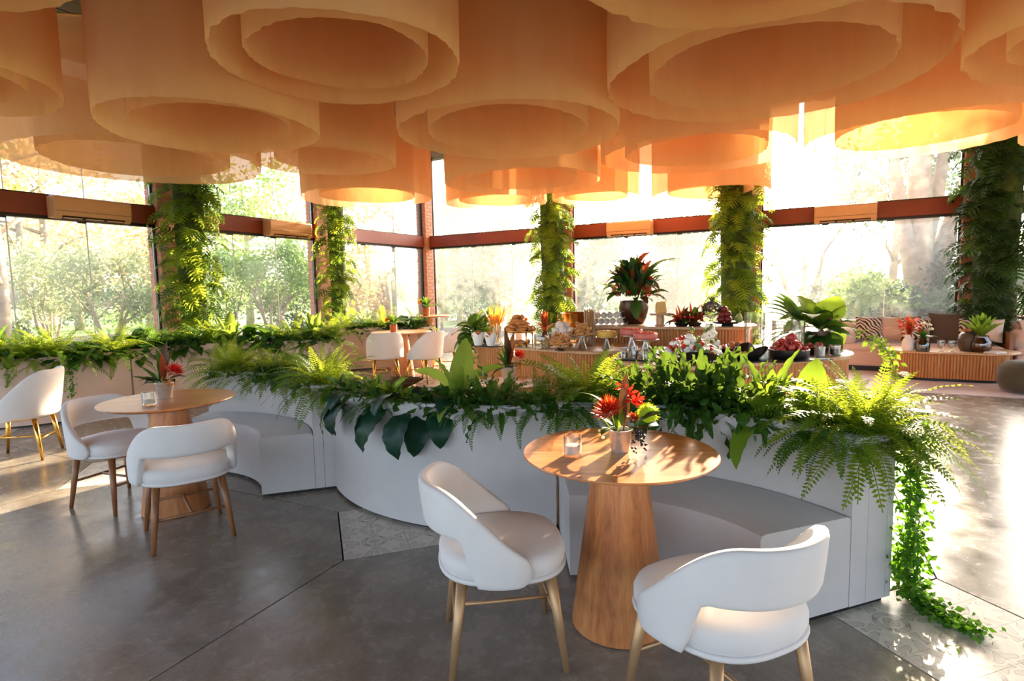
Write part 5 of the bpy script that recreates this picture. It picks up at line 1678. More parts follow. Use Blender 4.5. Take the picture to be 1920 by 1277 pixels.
for k in range(240):
    z = rn.uniform(-0.5, 1); a_ = rn.uniform(0, 6.28); w_ = math.sqrt(1 - z * z)
    g.ball((0.10 * w_ * math.cos(a_), 0.10 * w_ * math.sin(a_), 0.20 + 0.08 * z), 0.010, 5, 4, 0, 0.3, rn)
MT['dried'] = plain('dried_hydrangea', srgb(120, 108, 92), 0.9, 0.0, 0.4, 40)
tag(obj('dried_blossoms', g, 'dried', t), kind='stuff')
for k in range(12):
    put_leaf(LV['broad'][3], t, k * 2.4, 0.16, (0, 0, 0.24), 0, R(-20))
q = col_at(1364, 6.62, ZU)
t = thing('fruit_plate', 'black footed plate under the red apples', 'plate', (q.x, q.y, ZU + 0.0004))
obj('plate', G().lathe([(0, 0.03), (0.15, 0.03), (0.18, 0.05), (0.175, 0.055), (0, 0.04)], 36), 'black_matte', t, smooth=R(45))
obj('foot', G().lathe([(0, 0), (0.07, 0), (0.06, 0.03), (0, 0.03)], 24), 'black_matte', t, smooth=R(45))
apple_me = G().lathe([(0, 0.008), (0.014, 0.002), (0.03, 0.008), (0.041, 0.03), (0.039, 0.052), (0.024, 0.068), (0.010, 0.066), (0, 0.056)], 18).mesh('apple')
apple_me.materials.append(MT['apple'])
apple_me.shade_smooth()
for k, (x, y, z) in enumerate(((-0.09, -0.03, 0), (-0.02, -0.06, 0), (-0.06, 0.05, 0), (0.02, 0.04, 0), (-0.05, 0.0, 0.055), (0.0, -0.01, 0.058), (-0.025, 0.03, 0.11))):
    o = obj('apple', apple_me, None, None, (q.x + x, q.y + y, ZU + 0.042 + z), (random.uniform(-0.3, 0.3), random.uniform(-0.3, 0.3), k), 1.1)
    tag(o, 'dark red apple heaped on the black footed plate', 'apple', 'red apples on the plate')
o = obj('pear', G().lathe([(0, 0.0), (0.03, 0.004), (0.045, 0.03), (0.038, 0.06), (0.022, 0.085), (0.012, 0.10), (0, 0.103)], 18), 'pear', None, (q.x + 0.115, q.y - 0.02, ZU + 0.045), (0.2, 0.1, 0))
tag(o, 'single green pear beside the red apples', 'pear')
# --- front right counter
def platter(label, loc, r, h, wave=0.12, seed=1, cat='platter'):
    rn = random.Random(seed)
    ph = rn.uniform(0, 6)
    n = 60
    prof = [(0, 0), (0.42, 0), (0.62, 0.12), (0.86, 0.55), (1.0, 1.0), (0.97, 1.0), (0.82, 0.6), (0.58, 0.2), (0, 0.12)]
    g = G()
    vs_, fs_ = [], []
    for rr, zz in prof:
        for k in range(n):
            t_ = 2 * math.pi * k / n
            w_ = 1 + wave * rr * math.sin(3 * t_ + ph) + wave * 0.4 * rr * math.sin(5 * t_ + ph * 2)
            vs_.append((r * rr * w_ * math.cos(t_), r * rr * w_ * math.sin(t_), h * zz * (1 + 2 * wave * rr * math.sin(3 * t_ + ph + 1))))
    for i in range(len(prof) - 1):
        for k in range(n):
            k2 = (k + 1) % n
            fs_.append((i * n + k, i * n + k2, (i + 1) * n + k2, (i + 1) * n + k))
    o = obj('black_platter', g.add(vs_, fs_), 'black_matte', None, loc, smooth=R(50))
    return tag(o, label, cat)
q = buf(1295, 5.05)
platter('large wavy black platter of mozzarella and tomato salad', q, 0.29, 0.10, 0.12, 2)
SW = [lump_mesh('mozzarella', 'salad_white', (0.034, 0.034, 0.028), 0.12, s) for s in (1, 2)]
SR = [lump_mesh('tomato', 'salad_red', 0.020, 0.05, s) for s in (3, 4)]
SG = [lump_mesh('herb', 'salad_green', (0.022, 0.016, 0.014), 0.3, s) for s in (5, 6)]
rn = random.Random(2)
cnt = {'w': 0}
for k in range(170):
    a_ = rn.uniform(0, 6.28)
    rr = 0.22 * math.sqrt(rn.random())
    x, y = rr * math.cos(a_), rr * math.sin(a_)
    z = ZB + 0.05 + 0.24 * max(0, 1 - rr / 0.24) * rn.random() ** 0.7 + 0.03 * rn.random()
    nm, me, lb = rn.choice((('mozzarella_ball', SW, 'white mozzarella ball in the salad on the large wavy platter'), ('cherry_tomato', SR, 'red cherry tomato in the salad on the large wavy platter'), ('herb_leaf', SG, 'green herb sprig in the salad on the large wavy platter')))
    o = bpy.data.objects.new(nm, rn.choice(me))
    col.objects.link(o)
    o.location = (q[0] + x * 1.15, q[1] + y, z)
    o.rotation_euler = (rn.random() * 3, rn.random() * 3, 0)
    tag(o, lb, {'mozzarella_ball': 'cheese', 'cherry_tomato': 'tomato', 'herb_leaf': 'herb'}[nm], nm.replace('_', ' ') + ' pieces in the salad')
q = buf(1330, 5.40)
t = thing('white_flower_cone', 'pointed heap of white blossoms rising behind the salad platter', 'flowers', q)
obj('dish', G().lathe([(0, 0), (0.07, 0), (0.10, 0.03), (0, 0.02)], 24), 'black_matte', t)
for k in range(40):
    a_ = k * 2.4
    z = 0.05 + 0.26 * k / 40
    rr = 0.10 * (1 - k / 46)
    obj('blossom', SW[k % 2] if k % 3 else SG[k % 2], None, t, (rr * math.cos(a_), rr * math.sin(a_), z), (k, k * 2, 0), 0.8)
q = buf(1358, 5.45)
platter('small black bowl of pink seafood behind the salad platter', (q[0], q[1], q[2]), 0.13, 0.08, 0.04, 3, 'bowl')
HM = [lump_mesh('ham_slice', 'ham', (0.035, 0.03, 0.012), 0.25, s) for s in (1, 2, 3)]
PKM = [lump_mesh('prawn', 'cake_pink', (0.026, 0.014, 0.012), 0.15, s) for s in (1, 2)]
pile('prawn', 'pink prawn in the small black bowl behind the salad', 'seafood', PKM, (q[0], q[1], ZB + 0.03), 0.10, 3, 10, 0.025, 'prawns in the small bowl', 1.0, 8)
q = buf(1384, 5.62)
o = platter('black plate of golden bread rolls beside the clear glass cylinder', q, 0.15, 0.05, 0.03, 9, 'plate')
ROLL = [lump_mesh('bread_roll', 'bread', (0.05, 0.035, 0.03), 0.06, s) for s in (1, 2)]
pile('bread_roll', 'golden bread roll on the black plate by the glass cylinder', 'bread', ROLL, (q[0], q[1], ZB + 0.01), 0.12, 2, 7, 0.05, 'bread rolls on the plate', 1.0, 9, True)
q = buf(1397, 5.10)
platter('black leaf-shaped bowl of nuts with curled edges, right of the salad', q, 0.17, 0.10, 0.22, 5, 'bowl')
NUT = [lump_mesh('nut', 'twist', (0.014, 0.011, 0.011), 0.12, s) for s in (1, 2)]
pile('nut', 'brown nut in the black leaf-shaped bowl', 'nuts', NUT, (q[0], q[1], ZB + 0.02), 0.09, 3, 16, 0.016, 'nuts in the leaf bowl', 1.3, 10)
plate_tray('flat black slate under the leaf-shaped bowl and candle glass', buf(1390, 4.97), 0.26, 0.07, R(8))
def cylinder_vase(label, loc, r, h, fill=None, fmat=None):
    t = thing('glass_cylinder', label, 'vase', loc, 0, 'clear glass cylinders')
    obj('glass', G().lathe([(0, 0), (r, 0), (r, h), (r - 0.004, h), (r - 0.004, 0.012), (0, 0.01)], 36), 'clear', t, smooth=R(40))
    if fill:
        obj('filling', G().lathe([(0, 0.013), (r - 0.006, 0.013), (r - 0.006, fill), (0, fill + 0.002)], 30), fmat, t, smooth=R(40))
    return t
q = buf(1414, 5.62)
cylinder_vase('tall empty clear glass cylinder before the leafy column', q, 0.095, 0.40)
q = buf(1430, 5.05)
tumbler('candle glass with cream wax between the leaf bowl and ham bowl', q, 0.060, 0.11, 0.085)
q = buf(1477, 5.60)
t = cylinder_vase('wide clear glass cylinder holding grey-green moss behind the ham', q, 0.15, 0.32)
g = G()
rn = random.Random(21)
for k in range(500):
    a_, rr = rn.uniform(0, 6.28), 0.14 * math.sqrt(rn.random())
    b = Vector((rr * math.cos(a_), rr * math.sin(a_), rn.uniform(0.02, 0.26)))
    d_ = Vector((rn.uniform(-1, 1), rn.uniform(-1, 1), rn.uniform(0, 1.5))).normalized() * 0.05
    s_ = Vector((rn.uniform(-1, 1), rn.uniform(-1, 1), 0)).normalized() * 0.003
    if math.hypot(b.x + d_.x, b.y + d_.y) < 0.142:
        g.add([b - s_, b + s_, b + d_], [(0, 1, 2)])
tag(obj('moss_filling', g, 'tree1', t, smooth=False), kind='stuff')
q = buf(1478, 5.12)
o = obj('black_bowl', G().lathe([(0, 0), (0.15, 0), (0.17, 0.03), (0.175, 0.09), (0.165, 0.09), (0.155, 0.04), (0, 0.03)], 40), 'black_matte', None, q, smooth=R(45))
tag(o, 'wide black bowl heaped with sliced red ham', 'bowl')
pile('ham_slice', 'folded slice of red ham in the wide black bowl', 'ham', HM, (q[0], q[1], ZB + 0.07), 0.14, 5, 20, 0.026, 'ham slices in the bowl', 1.1, 11)
o = obj('black_bowl', G().lathe([(0, 0), (0.10, 0), (0.12, 0.03), (0.125, 0.07), (0.118, 0.07), (0.11, 0.035), (0, 0.025)], 36), 'black_matte', None, buf(1527, 5.42), smooth=R(45))
tag(o, 'smaller black bowl right of the ham bowl, under the big leaves', 'bowl')
qq = buf(1527, 5.42)
pile('ham_slice', 'dark cured slice in the smaller black bowl', 'ham', HM, (qq[0], qq[1], ZB + 0.05), 0.09, 2, 9, 0.024, 'cured slices in the smaller bowl', 0.9, 12)
plate_tray('long black slate under the ham bowl at the right of the front counter', buf(1500, 4.99), 0.28, 0.08, R(14))
for px, lb, mt in ((1537, 'small pale glass of cream right of the ham bowl', 'meringue'), (1566, 'small dark glass of chocolate at the right end of the counter', 'sauce')):
    q = buf(px, 5.22 if px < 1550 else 5.30)
    t = thing('dessert_glass', lb, 'glass', q, 0, 'dessert glasses')
    obj('glass', G().lathe([(0, 0), (0.045, 0), (0.05, 0.10), (0.047, 0.10), (0.042, 0.008), (0, 0.008)], 26), 'clear', t, smooth=R(40))
    obj('dessert', G().lathe([(0, 0.009), (0.041, 0.009), (0.044, 0.06), (0, 0.062)], 22), mt, t, smooth=R(40))
    obj('cream', G().lathe([(0, 0.062), (0.0445, 0.062), (0.046, 0.085), (0, 0.09)], 22), 'meringue', t, smooth=R(40))
q = buf(1535, 5.98)
t = thing('leafy_arrangement', 'big arrangement of glowing round leaves and pink buds at the right of the buffet', 'plant', q)
obj('pot', G().lathe([(0, 0), (0.10, 0), (0.13, 0.1), (0.12, 0.18), (0, 0.15)], 28), 'dark_pot', t, smooth=R(50))
for k, (mi, az, l, ti, ro) in enumerate(rspecs(16, 3, 0.34, 0.55, 81)):
    put_leaf(ROUND[mi], t, R(az), l, (0, 0, 0.15), R(ro), R(ti))
for k, (mi, az, l, ti, ro) in enumerate(rspecs(22, 4, 0.28, 0.44, 82)):
    put_leaf(BROAD[mi], t, R(az), l, (0, 0, 0.15), R(ro), R(ti))
for k in range(15):
    put_leaf(LV['broad'][3], t, R(150 + (k - 7) * 3), 0.56, (-0.15, 0.02, 0.16), R((k - 7) * 5), R(-40 + k * 9), 'palm_blade')
for k in range(14):
    a_ = k * 2.4
    obj('pink_bud', G().ball((0, 0, 0), 0.018, 8, 6), 'pink_petal', t, (0.12 + 0.12 * math.cos(a_), 0.10 * math.sin(a_), 0.36 + 0.08 * math.sin(k * 1.7)))
q = Vector(q)
vine('pale yellow-green foliage tumbling off the right end of the buffet', [[q + Vector((0.22, -0.55, 0.12)), q + Vector((0.34, -0.62, 0.0)), q + Vector((0.36, -0.64, -0.22))], [q + Vector((0.30, -0.5, 0.10)), q + Vector((0.42, -0.55, -0.02)), q + Vector((0.42, -0.58, -0.3))], [q + Vector((0.2, -0.4, 0.2)), q + Vector((0.4, -0.45, 0.05)), q + Vector((0.46, -0.5, -0.15))]], 0.06, 110, 0.035, 'lime', seed=14)

# ================================================================== LOUNGE ON THE RIGHT
# rug
rg = [on(1640, 735, 0), on(1925, 751, 0)]
ru = obj('rug', G().box((0, 0, 0.006), (4.6, 2.0, 0.012)), 'rug', None, (7.0, 8.0, 0.0), (0, 0, R(-27.5)), smooth=False, bevel=0.005)
tag(ru, 'pale pink rug under the fluted coffee table', 'rug')
ru.location = (Vector((5.64, 6.95, 0)) + Matrix.Rotation(R(-27.5), 3, 'Z') @ Vector((0.9, 1.0, 0)))
# sofas along the window
SD = math.atan2(DR.y, DR.x)
def along(base, u, w):
    return Vector(base) + Vector((math.cos(SD), math.sin(SD))) * u + Vector((-math.sin(SD), math.cos(SD))) * w
def sofa(label, base, L_, depth=0.72):
    """base: front-left corner on the floor; runs along the window"""
    s = thing('sofa', label, 'sofa', (base[0], base[1], 0.0125), SD, 'window sofas')
    obj('plinth', G().box((L_ / 2, depth / 2, 0.04), (L_ - 0.1, depth - 0.1, 0.08)), 'black_metal', s, smooth=False)
    obj('seat_base', G().box((L_ / 2, depth / 2, 0.20), (L_, depth, 0.24)), 'pink_fabric', s, bevel=0.03, seg=3)
    n = 2
    for k in range(n):
        obj('seat_cushion', G().box((L_ * (k + 0.5) / n, depth * 0.42, 0.37), (L_ / n - 0.01, depth * 0.80, 0.11)), 'pink_fabric', s, bevel=0.035, seg=3)
    obj('backrest', G().box((L_ / 2, depth - 0.11, 0.50), (L_, 0.20, 0.56)), 'pink_fabric', s, bevel=0.06, seg=4)
    obj('armrest', G().tube([(0.08, 0.05, 0.45), (0.08, 0.10, 0.50), (0.08, depth - 0.1, 0.56), (0.08, depth - 0.04, 0.55)], [0.10, 0.14, 0.15, 0.12], 18), 'pink_fabric', s)
    return s
SB = Vector((5.62, 9.02)) - Vector((math.cos(SD), math.sin(SD))) * 0.35
sofa('blush sofa under the window with zebra, beige and brown cushions', SB, 2.08)
SB2 = along(SB, 2.20, 0.0)
sofa('second blush sofa beyond the dark leafy column at the right edge', SB2, 2.0)
sb_ = along(SB, 2.14, 0.36)
tag(obj('wooden_side_panel', G().box((0, 0, 0.33), (0.05, 0.66, 0.62)), 'leg_wood', None, (sb_.x, sb_.y, 0.0125), (0, 0, SD), smooth=False, bevel=0.006), 'dark wooden divider panel between the two sofas', 'divider')
def cushion(label, u, w, z, sz, mat, tilt=18, yaw=0, base=SB):
    n = 12
    vs_, fs_ = [], []
    for side in (-1, 1):
        for i in range(n + 1):
            for k in range(n + 1):
                x, y = -1 + 2 * i / n, -1 + 2 * k / n
                th = (max(0.0, (1 - x ** 4) * (1 - y ** 4))) ** 0.5
                pin = 1 - 0.06 * (1 - x * x) * (abs(y) ** 3) - 0
                vs_.append((x * sz / 2 * (1 - 0.05 * (1 - y * y)), side * 0.075 * th, y * sz / 2 * (1 - 0.05 * (1 - x * x))))
    N = (n + 1) ** 2
    for s_ in (0, 1):
        for i in range(n):
            for k in range(n):
                a, b, c, d_ = s_ * N + i * (n + 1) + k, s_ * N + (i + 1) * (n + 1) + k, s_ * N + (i + 1) * (n + 1) + k + 1, s_ * N + i * (n + 1) + k + 1
                fs_.append((a, b, c, d_) if s_ == 0 else (d_, c, b, a))
    p = along(base, u, w - 0.10)
    o = obj('cushion', G().add(vs_, fs_), mat, None, (p.x, p.y, z), (R(-tilt), 0, SD + R(yaw)))
    return tag(o, label, 'cushion', 'sofa cushions')
ZC = 0.66
cushion('zebra-print cushion at the rounded arm of the sofa', 0.42, 0.56, ZC, 0.40, 'zebra', yaw=8)
cushion('beige cushion between two zebra cushions on the sofa', 0.73, 0.62, ZC, 0.40, 'beige_cush')
cushion('narrow dark brown cushion behind the zebra cushion, beside the red flowers', 0.92, 0.66, ZC + 0.01, 0.40, 'brown_cush')
cushion('zebra-print cushion behind the red flowers on the coffee table', 1.04, 0.52, ZC - 0.01, 0.38, 'zebra', yaw=-6)
cushion('large dark brown cushion in the middle of the sofa, behind the two goblets', 1.46, 0.60, ZC + 0.02, 0.50, 'brown_cush')
cushion('zebra-print cushion behind the woven dark vase', 1.76, 0.52, ZC, 0.40, 'zebra', yaw=-10)
cushion('cream cushion leaning at the sofa end behind the agave', 1.93, 0.46, ZC, 0.36, 'cream_cush', yaw=-20)
cushion('cream cushion on the second sofa, right of the wooden divider', 0.28, 0.45, ZC - 0.02, 0.40, 'cream_cush', 22, 30, SB2)
cushion('zebra-print cushion on the second sofa at the right edge', 0.62, 0.55, ZC, 0.48, 'zebra', 18, 0, SB2)
cushion('dark brown cushion on the second sofa, behind the zebra one at the edge', 1.05, 0.58, ZC, 0.48, 'brown_cush', 18, 0, SB2)
# coffee tables
ca, cb = Vector((6.00, 8.32)), Vector((6.58, 8.00))
CTZ = 0.42
ct = counter('coffee_table', 'oval fluted coffee table with vases and goblets before the sofa', (ca.x, ca.y), (cb.x, cb.y), 0.46, CTZ, 0.12, 'coffee table', 'fluted coffee tables', 'counter_wood', 0.025)
ct.location.z = 0.0125
p_ = (8.05, 8.45)
ct2 = counter('coffee_table', 'second fluted coffee table just entering at the right edge', (p_[0] - 0.1, p_[1]), (p_[0] + 0.1, p_[1] - 0.05), 0.46, CTZ, 0.08, 'coffee table', 'fluted coffee tables', 'counter_wood', 0.025)
ct2.location.z = 0.0125
po = on(1926, 738, 0)
t = obj('pouf', G().lathe([(0, 0.0), (0.20, 0.0), (0.27, 0.04), (0.31, 0.14), (0.315, 0.22), (0.29, 0.32), (0.22, 0.385), (0.10, 0.405), (0, 0.405)], 40), 'pouf', None, (6.42, 7.02, 0.0125), smooth=True)
tag(t, 'round mossy green pouf at the right edge', 'pouf')
CZ = CTZ + 0.0130
def ctp(px, Y):
    p = col_at(px, Y, CZ)
    return (p.x, p.y, CZ)
t = thing('flower_vase', 'white glass vase of red and pink sprigs on the coffee table', 'vase', ctp(1703, 8.15))
obj('vase', G().lathe([(0, 0), (0.07, 0), (0.085, 0.05), (0.08, 0.13), (0.045, 0.19), (0.05, 0.23), (0.045, 0.23), (0.04, 0.19), (0, 0.16)], 28), 'ceramic', t, smooth=R(50))
rn = random.Random(31)
for k in range(22):
    put_leaf(LV['rust'][3 if k % 2 else 0], t, k * 2.4, rn.uniform(0.22, 0.36), (0, 0, 0.2), 0, R(rn.uniform(-10, 25)), 'sprig')
for k in range(14):
    a_ = k * 2.4
    obj('blossom', flower_head(G(), (0, 0, 0), 0.02, 14, 0.035, 0.010, k), 'red_petal' if k % 2 else 'pink_petal', t, (0.14 * math.cos(a_), 0.10 * math.sin(a_), rn.uniform(0.26, 0.44)), (rn.uniform(-1, 1), rn.uniform(-1, 1), 0), smooth=False)
t = thing('flower_vase', 'smoky glass vase with green leaves and a white bloom on the coffee table', 'vase', ctp(1729, 8.02))
obj('vase', G().lathe([(0, 0), (0.08, 0), (0.09, 0.04), (0.09, 0.12), (0.06, 0.17), (0.065, 0.18), (0.058, 0.18), (0.084, 0.12), (0.084, 0.012), (0, 0.01)], 28), 'smoke', t, smooth=R(50))
for k in range(14):
    put_leaf(LV['broad'][k % 3], t, k * 2.4, 0.20, (0, 0, 0.15), 0, R(-8))
for k, (x, z) in enumerate(((0.07, 0.36), (-0.02, 0.38), (0.1, 0.30))):
    obj('white_bloom', flower_head(G(), (0, 0, 0), 0.02, 26, 0.04, 0.014, k), 'white_petal', t, (x, -0.02, z), smooth=False)
for px, Y, lb in ((1764, 7.95, 'clear water goblet on the coffee table, the one nearer the vases of flowers'), (1784, 7.88, 'clear water goblet on the coffee table, the one nearer the woven vase')):
    t = thing('water_goblet', lb, 'glass', ctp(px, Y), 0, 'goblets on the coffee table')
    obj('stem', G().lathe([(0, 0), (0.036, 0), (0.034, 0.004), (0.007, 0.012), (0.007, 0.05), (0.0, 0.052)], 24), 'clear', t, smooth=R(50))
    obj('bowl', G().lathe([(0, 0.05), (0.03, 0.056), (0.045, 0.08), (0.047, 0.16), (0.044, 0.16), (0.042, 0.082), (0.028, 0.06), (0, 0.055)], 28), 'clear', t, smooth=R(50))
    obj('water', G().lathe([(0, 0.057), (0.027, 0.062), (0.041, 0.083), (0.041, 0.11), (0, 0.11)], 24), 'ceramic', t, smooth=R(50))
t = thing('woven_vase', 'dark woven-pattern vase with an amber neck on the coffee table', 'vase', ctp(1815, 7.97))
obj('body', G().lathe([(0, 0), (0.09, 0), (0.12, 0.06), (0.125, 0.16), (0.10, 0.24), (0.06, 0.27), (0.0, 0.27)], 32), 'patterned', t, smooth=R(50))
obj('neck', G().lathe([(0.058, 0.268), (0.07, 0.285), (0.066, 0.31), (0.058, 0.31), (0.05, 0.27)], 28), 'terracotta', t, smooth=R(50))
t = thing('agave_vase', 'amber glass vase with a spiky bright green agave on the coffee table', 'vase', ctp(1838, 7.84))
obj('vase', G().lathe([(0, 0), (0.09, 0), (0.125, 0.05), (0.125, 0.14), (0.085, 0.20), (0.09, 0.225), (0.08, 0.225), (0.078, 0.2), (0.118, 0.14), (0.115, 0.05), (0, 0.012)], 32), 'amber', t, smooth=R(50))
AG = [blade_mesh('leaf', R(a), R(b), 0.13, 'lime', 10, 2, 'lance', 0, 0.35, 0.03, k) for k, (a, b) in enumerate(((82, 6), (66, 12), (48, 18)))]
for k in range(34):
    put_leaf(AG[0 if k < 8 else 1 if k < 20 else 2], t, k * 2.4, 0.30 + 0.02 * (k % 4), (0, 0, 0.19), 0, 0)
o = obj('napkin', G().box((0, 0, 0.010), (0.22, 0.16, 0.02)), 'paper', None, ctp(1866, 7.66), (0, 0, R(20)), smooth=False, bevel=0.006)
tag(o, 'folded white napkin on the right end of the coffee table', 'napkin')
t = thing('flower_vase', 'small pink bloom in a vase on the second coffee table at the right edge', 'vase', (col_at(1921, 8.45, CZ).x, 8.45, CZ))
obj('vase', G().lathe([(0, 0), (0.05, 0), (0.06, 0.08), (0.035, 0.2), (0.04, 0.22), (0, 0.2)], 24), 'ceramic', t, smooth=R(50))
for k in range(9):
    a_ = k * 2.4
    obj('blossom', flower_head(G(), (0, 0, 0), 0.02, 18, 0.05, 0.014, k), 'pink_petal', t, (0.08 * math.cos(a_), 0.07 * math.sin(a_), 0.30 + 0.10 * (k % 3)), smooth=False)

# ================================================================== GARDEN OUTSIDE
lawn = struct('lawn', G().box((0, 30, -0.20), (140, 110, 0.1)), 'lawn', smooth=False)
def crown_geo(rx, ry, rz, n, size, seed, clumps=14):
    rn = random.Random(seed)
    cs = []
    for k in range(clumps):
        z = rn.uniform(-0.8, 1); a_ = rn.uniform(0, 6.28); w_ = math.sqrt(1 - min(1, z * z)) * rn.uniform(0.45, 0.95)
        cs.append(Vector((rx * w_ * math.cos(a_), ry * w_ * math.sin(a_), rz * z * 0.8)))
    g = G()
    vs_, fs_ = [], []
    for k in range(n):
        c = rn.choice(cs)
        p = c + Vector((rn.gauss(0, 1) * rx, rn.gauss(0, 1) * ry, rn.gauss(0, 1) * rz)) * 0.22
        e1 = Vector((rn.uniform(-1, 1), rn.uniform(-1, 1), rn.uniform(-1, 1))).normalized()
        e2 = e1.cross(Vector((rn.uniform(-1, 1), rn.uniform(-1, 1), rn.uniform(-1, 1)))).normalized()
        s = size * rn.uniform(0.6, 1.3)
        o = len(vs_)
        vs_ += [p, p + e1 * s * 0.5 + e2 * s * 0.28, p + e1 * s, p + e1 * s * 0.5 - e2 * s * 0.28]
        fs_.append((o, o + 1, o + 2, o + 3))
    return g.add(vs_, fs_)
def tree(label, px, Y, h, r, rz, mat, leaf=0.14, n=2600, stems=1, trunk=0.12, cat='tree', name='garden_tree', seed=1, group='garden trees', lean=0.0, branches=5):
    p = col_at(px, Y, 0.0)
    rn = random.Random(seed)
    t = thing(name, label, cat, (p.x, p.y, -0.15), 0, group)
    for k in range(stems):
        a_ = 6.283 * k / max(1, stems) + rn.random()
        sp_ = (0.45 * r if stems > 1 else 0.08)
        top = Vector((sp_ * math.cos(a_) + lean, sp_ * math.sin(a_), h))
        b = Vector((0.06 * math.cos(a_), 0.06 * math.sin(a_), 0)) * (stems > 1)
        P = [b, b.lerp(top, 0.4) + Vector((rn.uniform(-.06, .06), rn.uniform(-.06, .06), 0)), b.lerp(top, 0.75), top]
        tr_ = obj('trunk', G().tube(P, [trunk, trunk * 0.8, trunk * 0.6, trunk * 0.35], 10), 'bark', t)
        for j in range(branches if stems == 1 else 2):
            s = P[2].lerp(P[3], rn.random()) if j % 2 else P[1].lerp(P[2], rn.random())
            a2 = rn.uniform(0, 6.28)
            e = s + Vector((math.cos(a2) * r * 0.7, math.sin(a2) * r * 0.7, rz * rn.uniform(0.3, 0.8)))
            m_ = s.lerp(e, 0.5) + Vector((0, 0, 0.12))
            obj('branch', G().tube([s, m_, e], [trunk * 0.4, trunk * 0.28, trunk * 0.1], 7), 'bark', tr_)
    if n:
        obj('crown', crown_geo(r, r, rz, n, leaf, seed), mat, t, (lean, 0, h + rz * 0.1), smooth=False)
    return t
def palm(label, px, Y, h, L_, mat, seed=1, trunk=0.13):
    p = col_at(px, Y, 0)
    t = thing('palm_tree', label, 'palm', (p.x, p.y, -0.15), 0, 'garden palms')
    obj('trunk', G().tube([(0, 0, 0), (0.05, 0, h * 0.5), (0.02, 0, h)], [trunk * 1.2, trunk, trunk * 0.9], 12), 'bark', t)
    for k in range(22):
        put_leaf(FR['fern'][k % 4][k % 2] if k % 3 else FR['fern'][1][0], t, k * 2.4, L_ * (0.85 + 0.05 * (k % 4)), (0.02, 0, h), 0, 0, 'frond')
    return t
tree('tall pale trunk at the left edge beyond the glass', 8, 13.0, 4.6, 1.8, 0.9, 'tree3', 0.16, 900, 1, 0.17, seed=1)
tree('slim tall trunk left of the olive bush, beyond the lawn', 52, 21.0, 6.5, 2.4, 1.4, 'tree3', 0.22, 1500, 1, 0.16, seed=2)
tree('second slim trunk beyond the lawn, right of its twin', 98, 22.0, 6.5, 2.5, 1.5, 'tree3', 0.22, 1500, 1, 0.20, seed=3)
tree('round grey-green olive bush with several stems in the leftmost window', 212, 15.5, 1.7, 1.35, 1.15, 'tree1', 0.11, 5200, 5, 0.05, seed=4)
tree('paler olive bush left of the round one, near the left edge', 92, 16.5, 1.7, 1.1, 1.2, 'tree1', 0.11, 3600, 5, 0.05, seed=5)
tree('dark conical bush on the lawn at the far left', 26, 17.5, 0.5, 0.45, 0.45, 'tree4', 0.09, 1500, 1, 0.05, seed=6, cat='bush', name='garden_bush')
tree('autumn-tinted tree rising behind the olive bushes', 150, 27.0, 4.2, 3.2, 2.4, 'tree3', 0.24, 3000, 1, 0.2, seed=7)
tree('autumn-tinted tree behind the glass left of the leafy column', 285, 26.0, 3.8, 2.6, 2.2, 'tree3', 0.24, 2600, 1, 0.2, seed=8)
palm('palm with yellow fronds at the upper left corner', -15, 14.5, 4.6, 2.2, 'fern')
tree('round bright green shrub tree centred in the window right of the leftmost column', 512, 18.0, 1.9, 1.5, 1.25, 'tree2', 0.12, 5600, 5, 0.06, seed=9)
tree('green shrub tree half hidden by the leftmost leafy column', 425, 19.0, 1.7, 1.3, 1.2, 'tree2', 0.12, 4200, 4, 0.06, seed=10)
tree('deeper green shrub at the foot of the window left of the slim column', 572, 20.5, 1.0, 1.2, 1.0, 'tree4', 0.12, 3200, 3, 0.06, seed=11)
tree('tall pale tree above the beam left of the slim column', 470, 27.0, 5.6, 3.0, 2.2, 'tree2', 0.24, 3600, 1, 0.2, seed=12)
tree('brownish shrub right of the slim column', 690, 19.0, 1.6, 0.9, 1.7, 'tree3', 0.13, 2600, 2, 0.08, seed=13)
palm('spiky palm in the narrow window left of the brick corner', 722, 20.5, 1.9, 1.5, 'fern', 2, 0.2)
tree('rust-leaved tree top in the narrow window left of the brick corner', 742, 25.0, 4.7, 1.3, 0.9, 'tree3', 0.2, 1500, 1, 0.12, seed=15)
tree('yellow-green shrub just right of the brick corner', 828, 21.0, 1.6, 0.55, 1.6, 'tree2', 0.12, 2200, 1, 0.06, seed=16)
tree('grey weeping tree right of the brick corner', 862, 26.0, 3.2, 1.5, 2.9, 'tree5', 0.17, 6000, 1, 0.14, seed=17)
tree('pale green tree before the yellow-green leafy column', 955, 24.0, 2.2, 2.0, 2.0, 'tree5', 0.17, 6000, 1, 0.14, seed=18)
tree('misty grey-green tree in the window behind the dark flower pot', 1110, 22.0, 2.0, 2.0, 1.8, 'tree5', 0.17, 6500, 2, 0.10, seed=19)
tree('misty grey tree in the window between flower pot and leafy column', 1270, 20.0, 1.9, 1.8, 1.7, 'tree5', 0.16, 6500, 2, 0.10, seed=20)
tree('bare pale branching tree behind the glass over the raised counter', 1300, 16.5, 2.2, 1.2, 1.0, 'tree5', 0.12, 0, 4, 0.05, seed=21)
tree('bare spreading tree in the brightest window, right of the leafy column', 1500, 19.0, 2.6, 2.0, 1.4, 'tree5', 0.12, 300, 3, 0.10, seed=22)
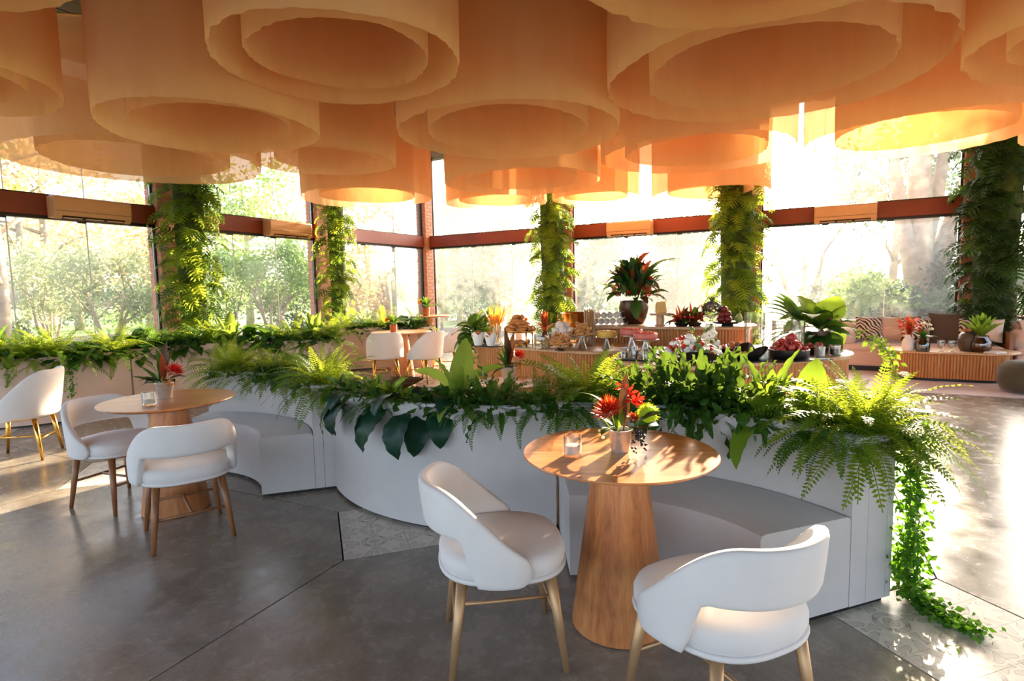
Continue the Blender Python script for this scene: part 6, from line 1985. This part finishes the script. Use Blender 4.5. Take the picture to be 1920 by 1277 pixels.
# low hedge-like bushes at the far edge of the lawn
for k, (px, Y, lb, mt) in enumerate(((330, 30, 'far green bush at the lawn edge behind the leftmost column', 'tree2'), (640, 30, 'far bush at the lawn edge behind the slim column', 'tree2'),
                                     (180, 32, 'low far bush behind the round olive bush', 'tree4'), (910, 31, 'far bush on the lawn right of the brick corner', 'tree5'),
                                     (1180, 30, 'far misty bush behind the dark flower pot', 'tree5'), (1240, 27, 'far green bush beside the misty trees', 'tree2'))):
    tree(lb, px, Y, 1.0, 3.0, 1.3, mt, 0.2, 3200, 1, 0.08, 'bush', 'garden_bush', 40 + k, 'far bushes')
# big tree and shrubs beyond the sofa
pb_ = col_at(1725, 14.2, 0)
t = thing('fig_tree', 'big tree with several pale diverging trunks beyond the sofa', 'tree', (pb_.x, pb_.y, -0.15), 0, 'garden trees')
for k, (dx, dz, r0) in enumerate(((-0.85, 4.9, 0.20), (-0.15, 5.8, 0.30), (1.5, 5.2, 0.26), (0.55, 5.6, 0.18), (2.1, 3.4, 0.14))):
    P = [Vector((0.12 * dx, 0, 0)), Vector((dx * 0.30, 0.1 * k, dz * 0.35)), Vector((dx * 0.62, 0.1, dz * 0.66)), Vector((dx, 0.1, dz))]
    obj('trunk', G().tube(P, [r0 * 1.3, r0, r0 * 0.85, r0 * 0.6], 14), 'bark', t)
obj('crown', crown_geo(2.2, 1.8, 1.0, 1500, 0.2, 60, 16), 'tree4', t, (1.5, 0, 5.4), smooth=False)
for k, (px, Y, h, r, rz, lb) in enumerate(((1640, 12.6, 0.9, 0.75, 0.85, 'blue-green shrub in the window above the zebra cushion'), (1700, 12.0, 0.55, 0.7, 0.5, 'dark low shrub above the middle of the sofa'),
                                           (1765, 11.6, 0.6, 0.65, 0.6, 'dark shrub beyond the large brown cushion'), (1600, 14.5, 0.9, 0.7, 0.8, 'bright shrub behind the glowing round leaves of the buffet'),
                                           (1905, 12.0, 1.0, 0.9, 1.0, 'dark shrub beyond the glass at the right edge'), (1815, 13.5, 1.3, 0.9, 1.2, 'tall shrub half hidden by the darkest leafy column'))):
    tree(lb, px, Y, h, r, rz, 'tree4' if k % 3 else 'tree2', 0.13, 2800, 3, 0.04, 'bush', 'garden_bush', 70 + k, 'shrubs beyond the sofa')
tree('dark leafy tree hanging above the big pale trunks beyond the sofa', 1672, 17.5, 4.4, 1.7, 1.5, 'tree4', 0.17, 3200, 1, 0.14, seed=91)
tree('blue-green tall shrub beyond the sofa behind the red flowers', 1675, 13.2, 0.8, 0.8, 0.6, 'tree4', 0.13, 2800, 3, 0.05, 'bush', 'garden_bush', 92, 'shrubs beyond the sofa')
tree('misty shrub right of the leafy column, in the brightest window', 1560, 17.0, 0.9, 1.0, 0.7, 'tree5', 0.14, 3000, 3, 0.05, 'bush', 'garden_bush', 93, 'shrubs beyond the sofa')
# pale garden house right of the brick corner
hb = col_at(892, 29.0, 0)
t = thing('garden_house', 'pale garden house with square posts seen right of the brick corner', 'building', (hb.x, hb.y, -0.15), R(-20))
obj('wall', G().box((0, 0.4, 1.5), (2.4, 0.3, 3.0)), 'pale_wall', t, smooth=False)
for x in (-1.4, 0.4, 1.6):
    obj('post', G().box((x, -0.8, 1.5), (0.26, 0.26, 3.0)), 'brick', t, smooth=False)
obj('roof', G().box((0, -0.2, 3.1), (3.8, 1.9, 0.2)), 'brick', t, smooth=False)
obj('window', G().box((-0.2, 0.23, 1.6), (0.8, 0.06, 1.0)), 'frame', t, smooth=False)
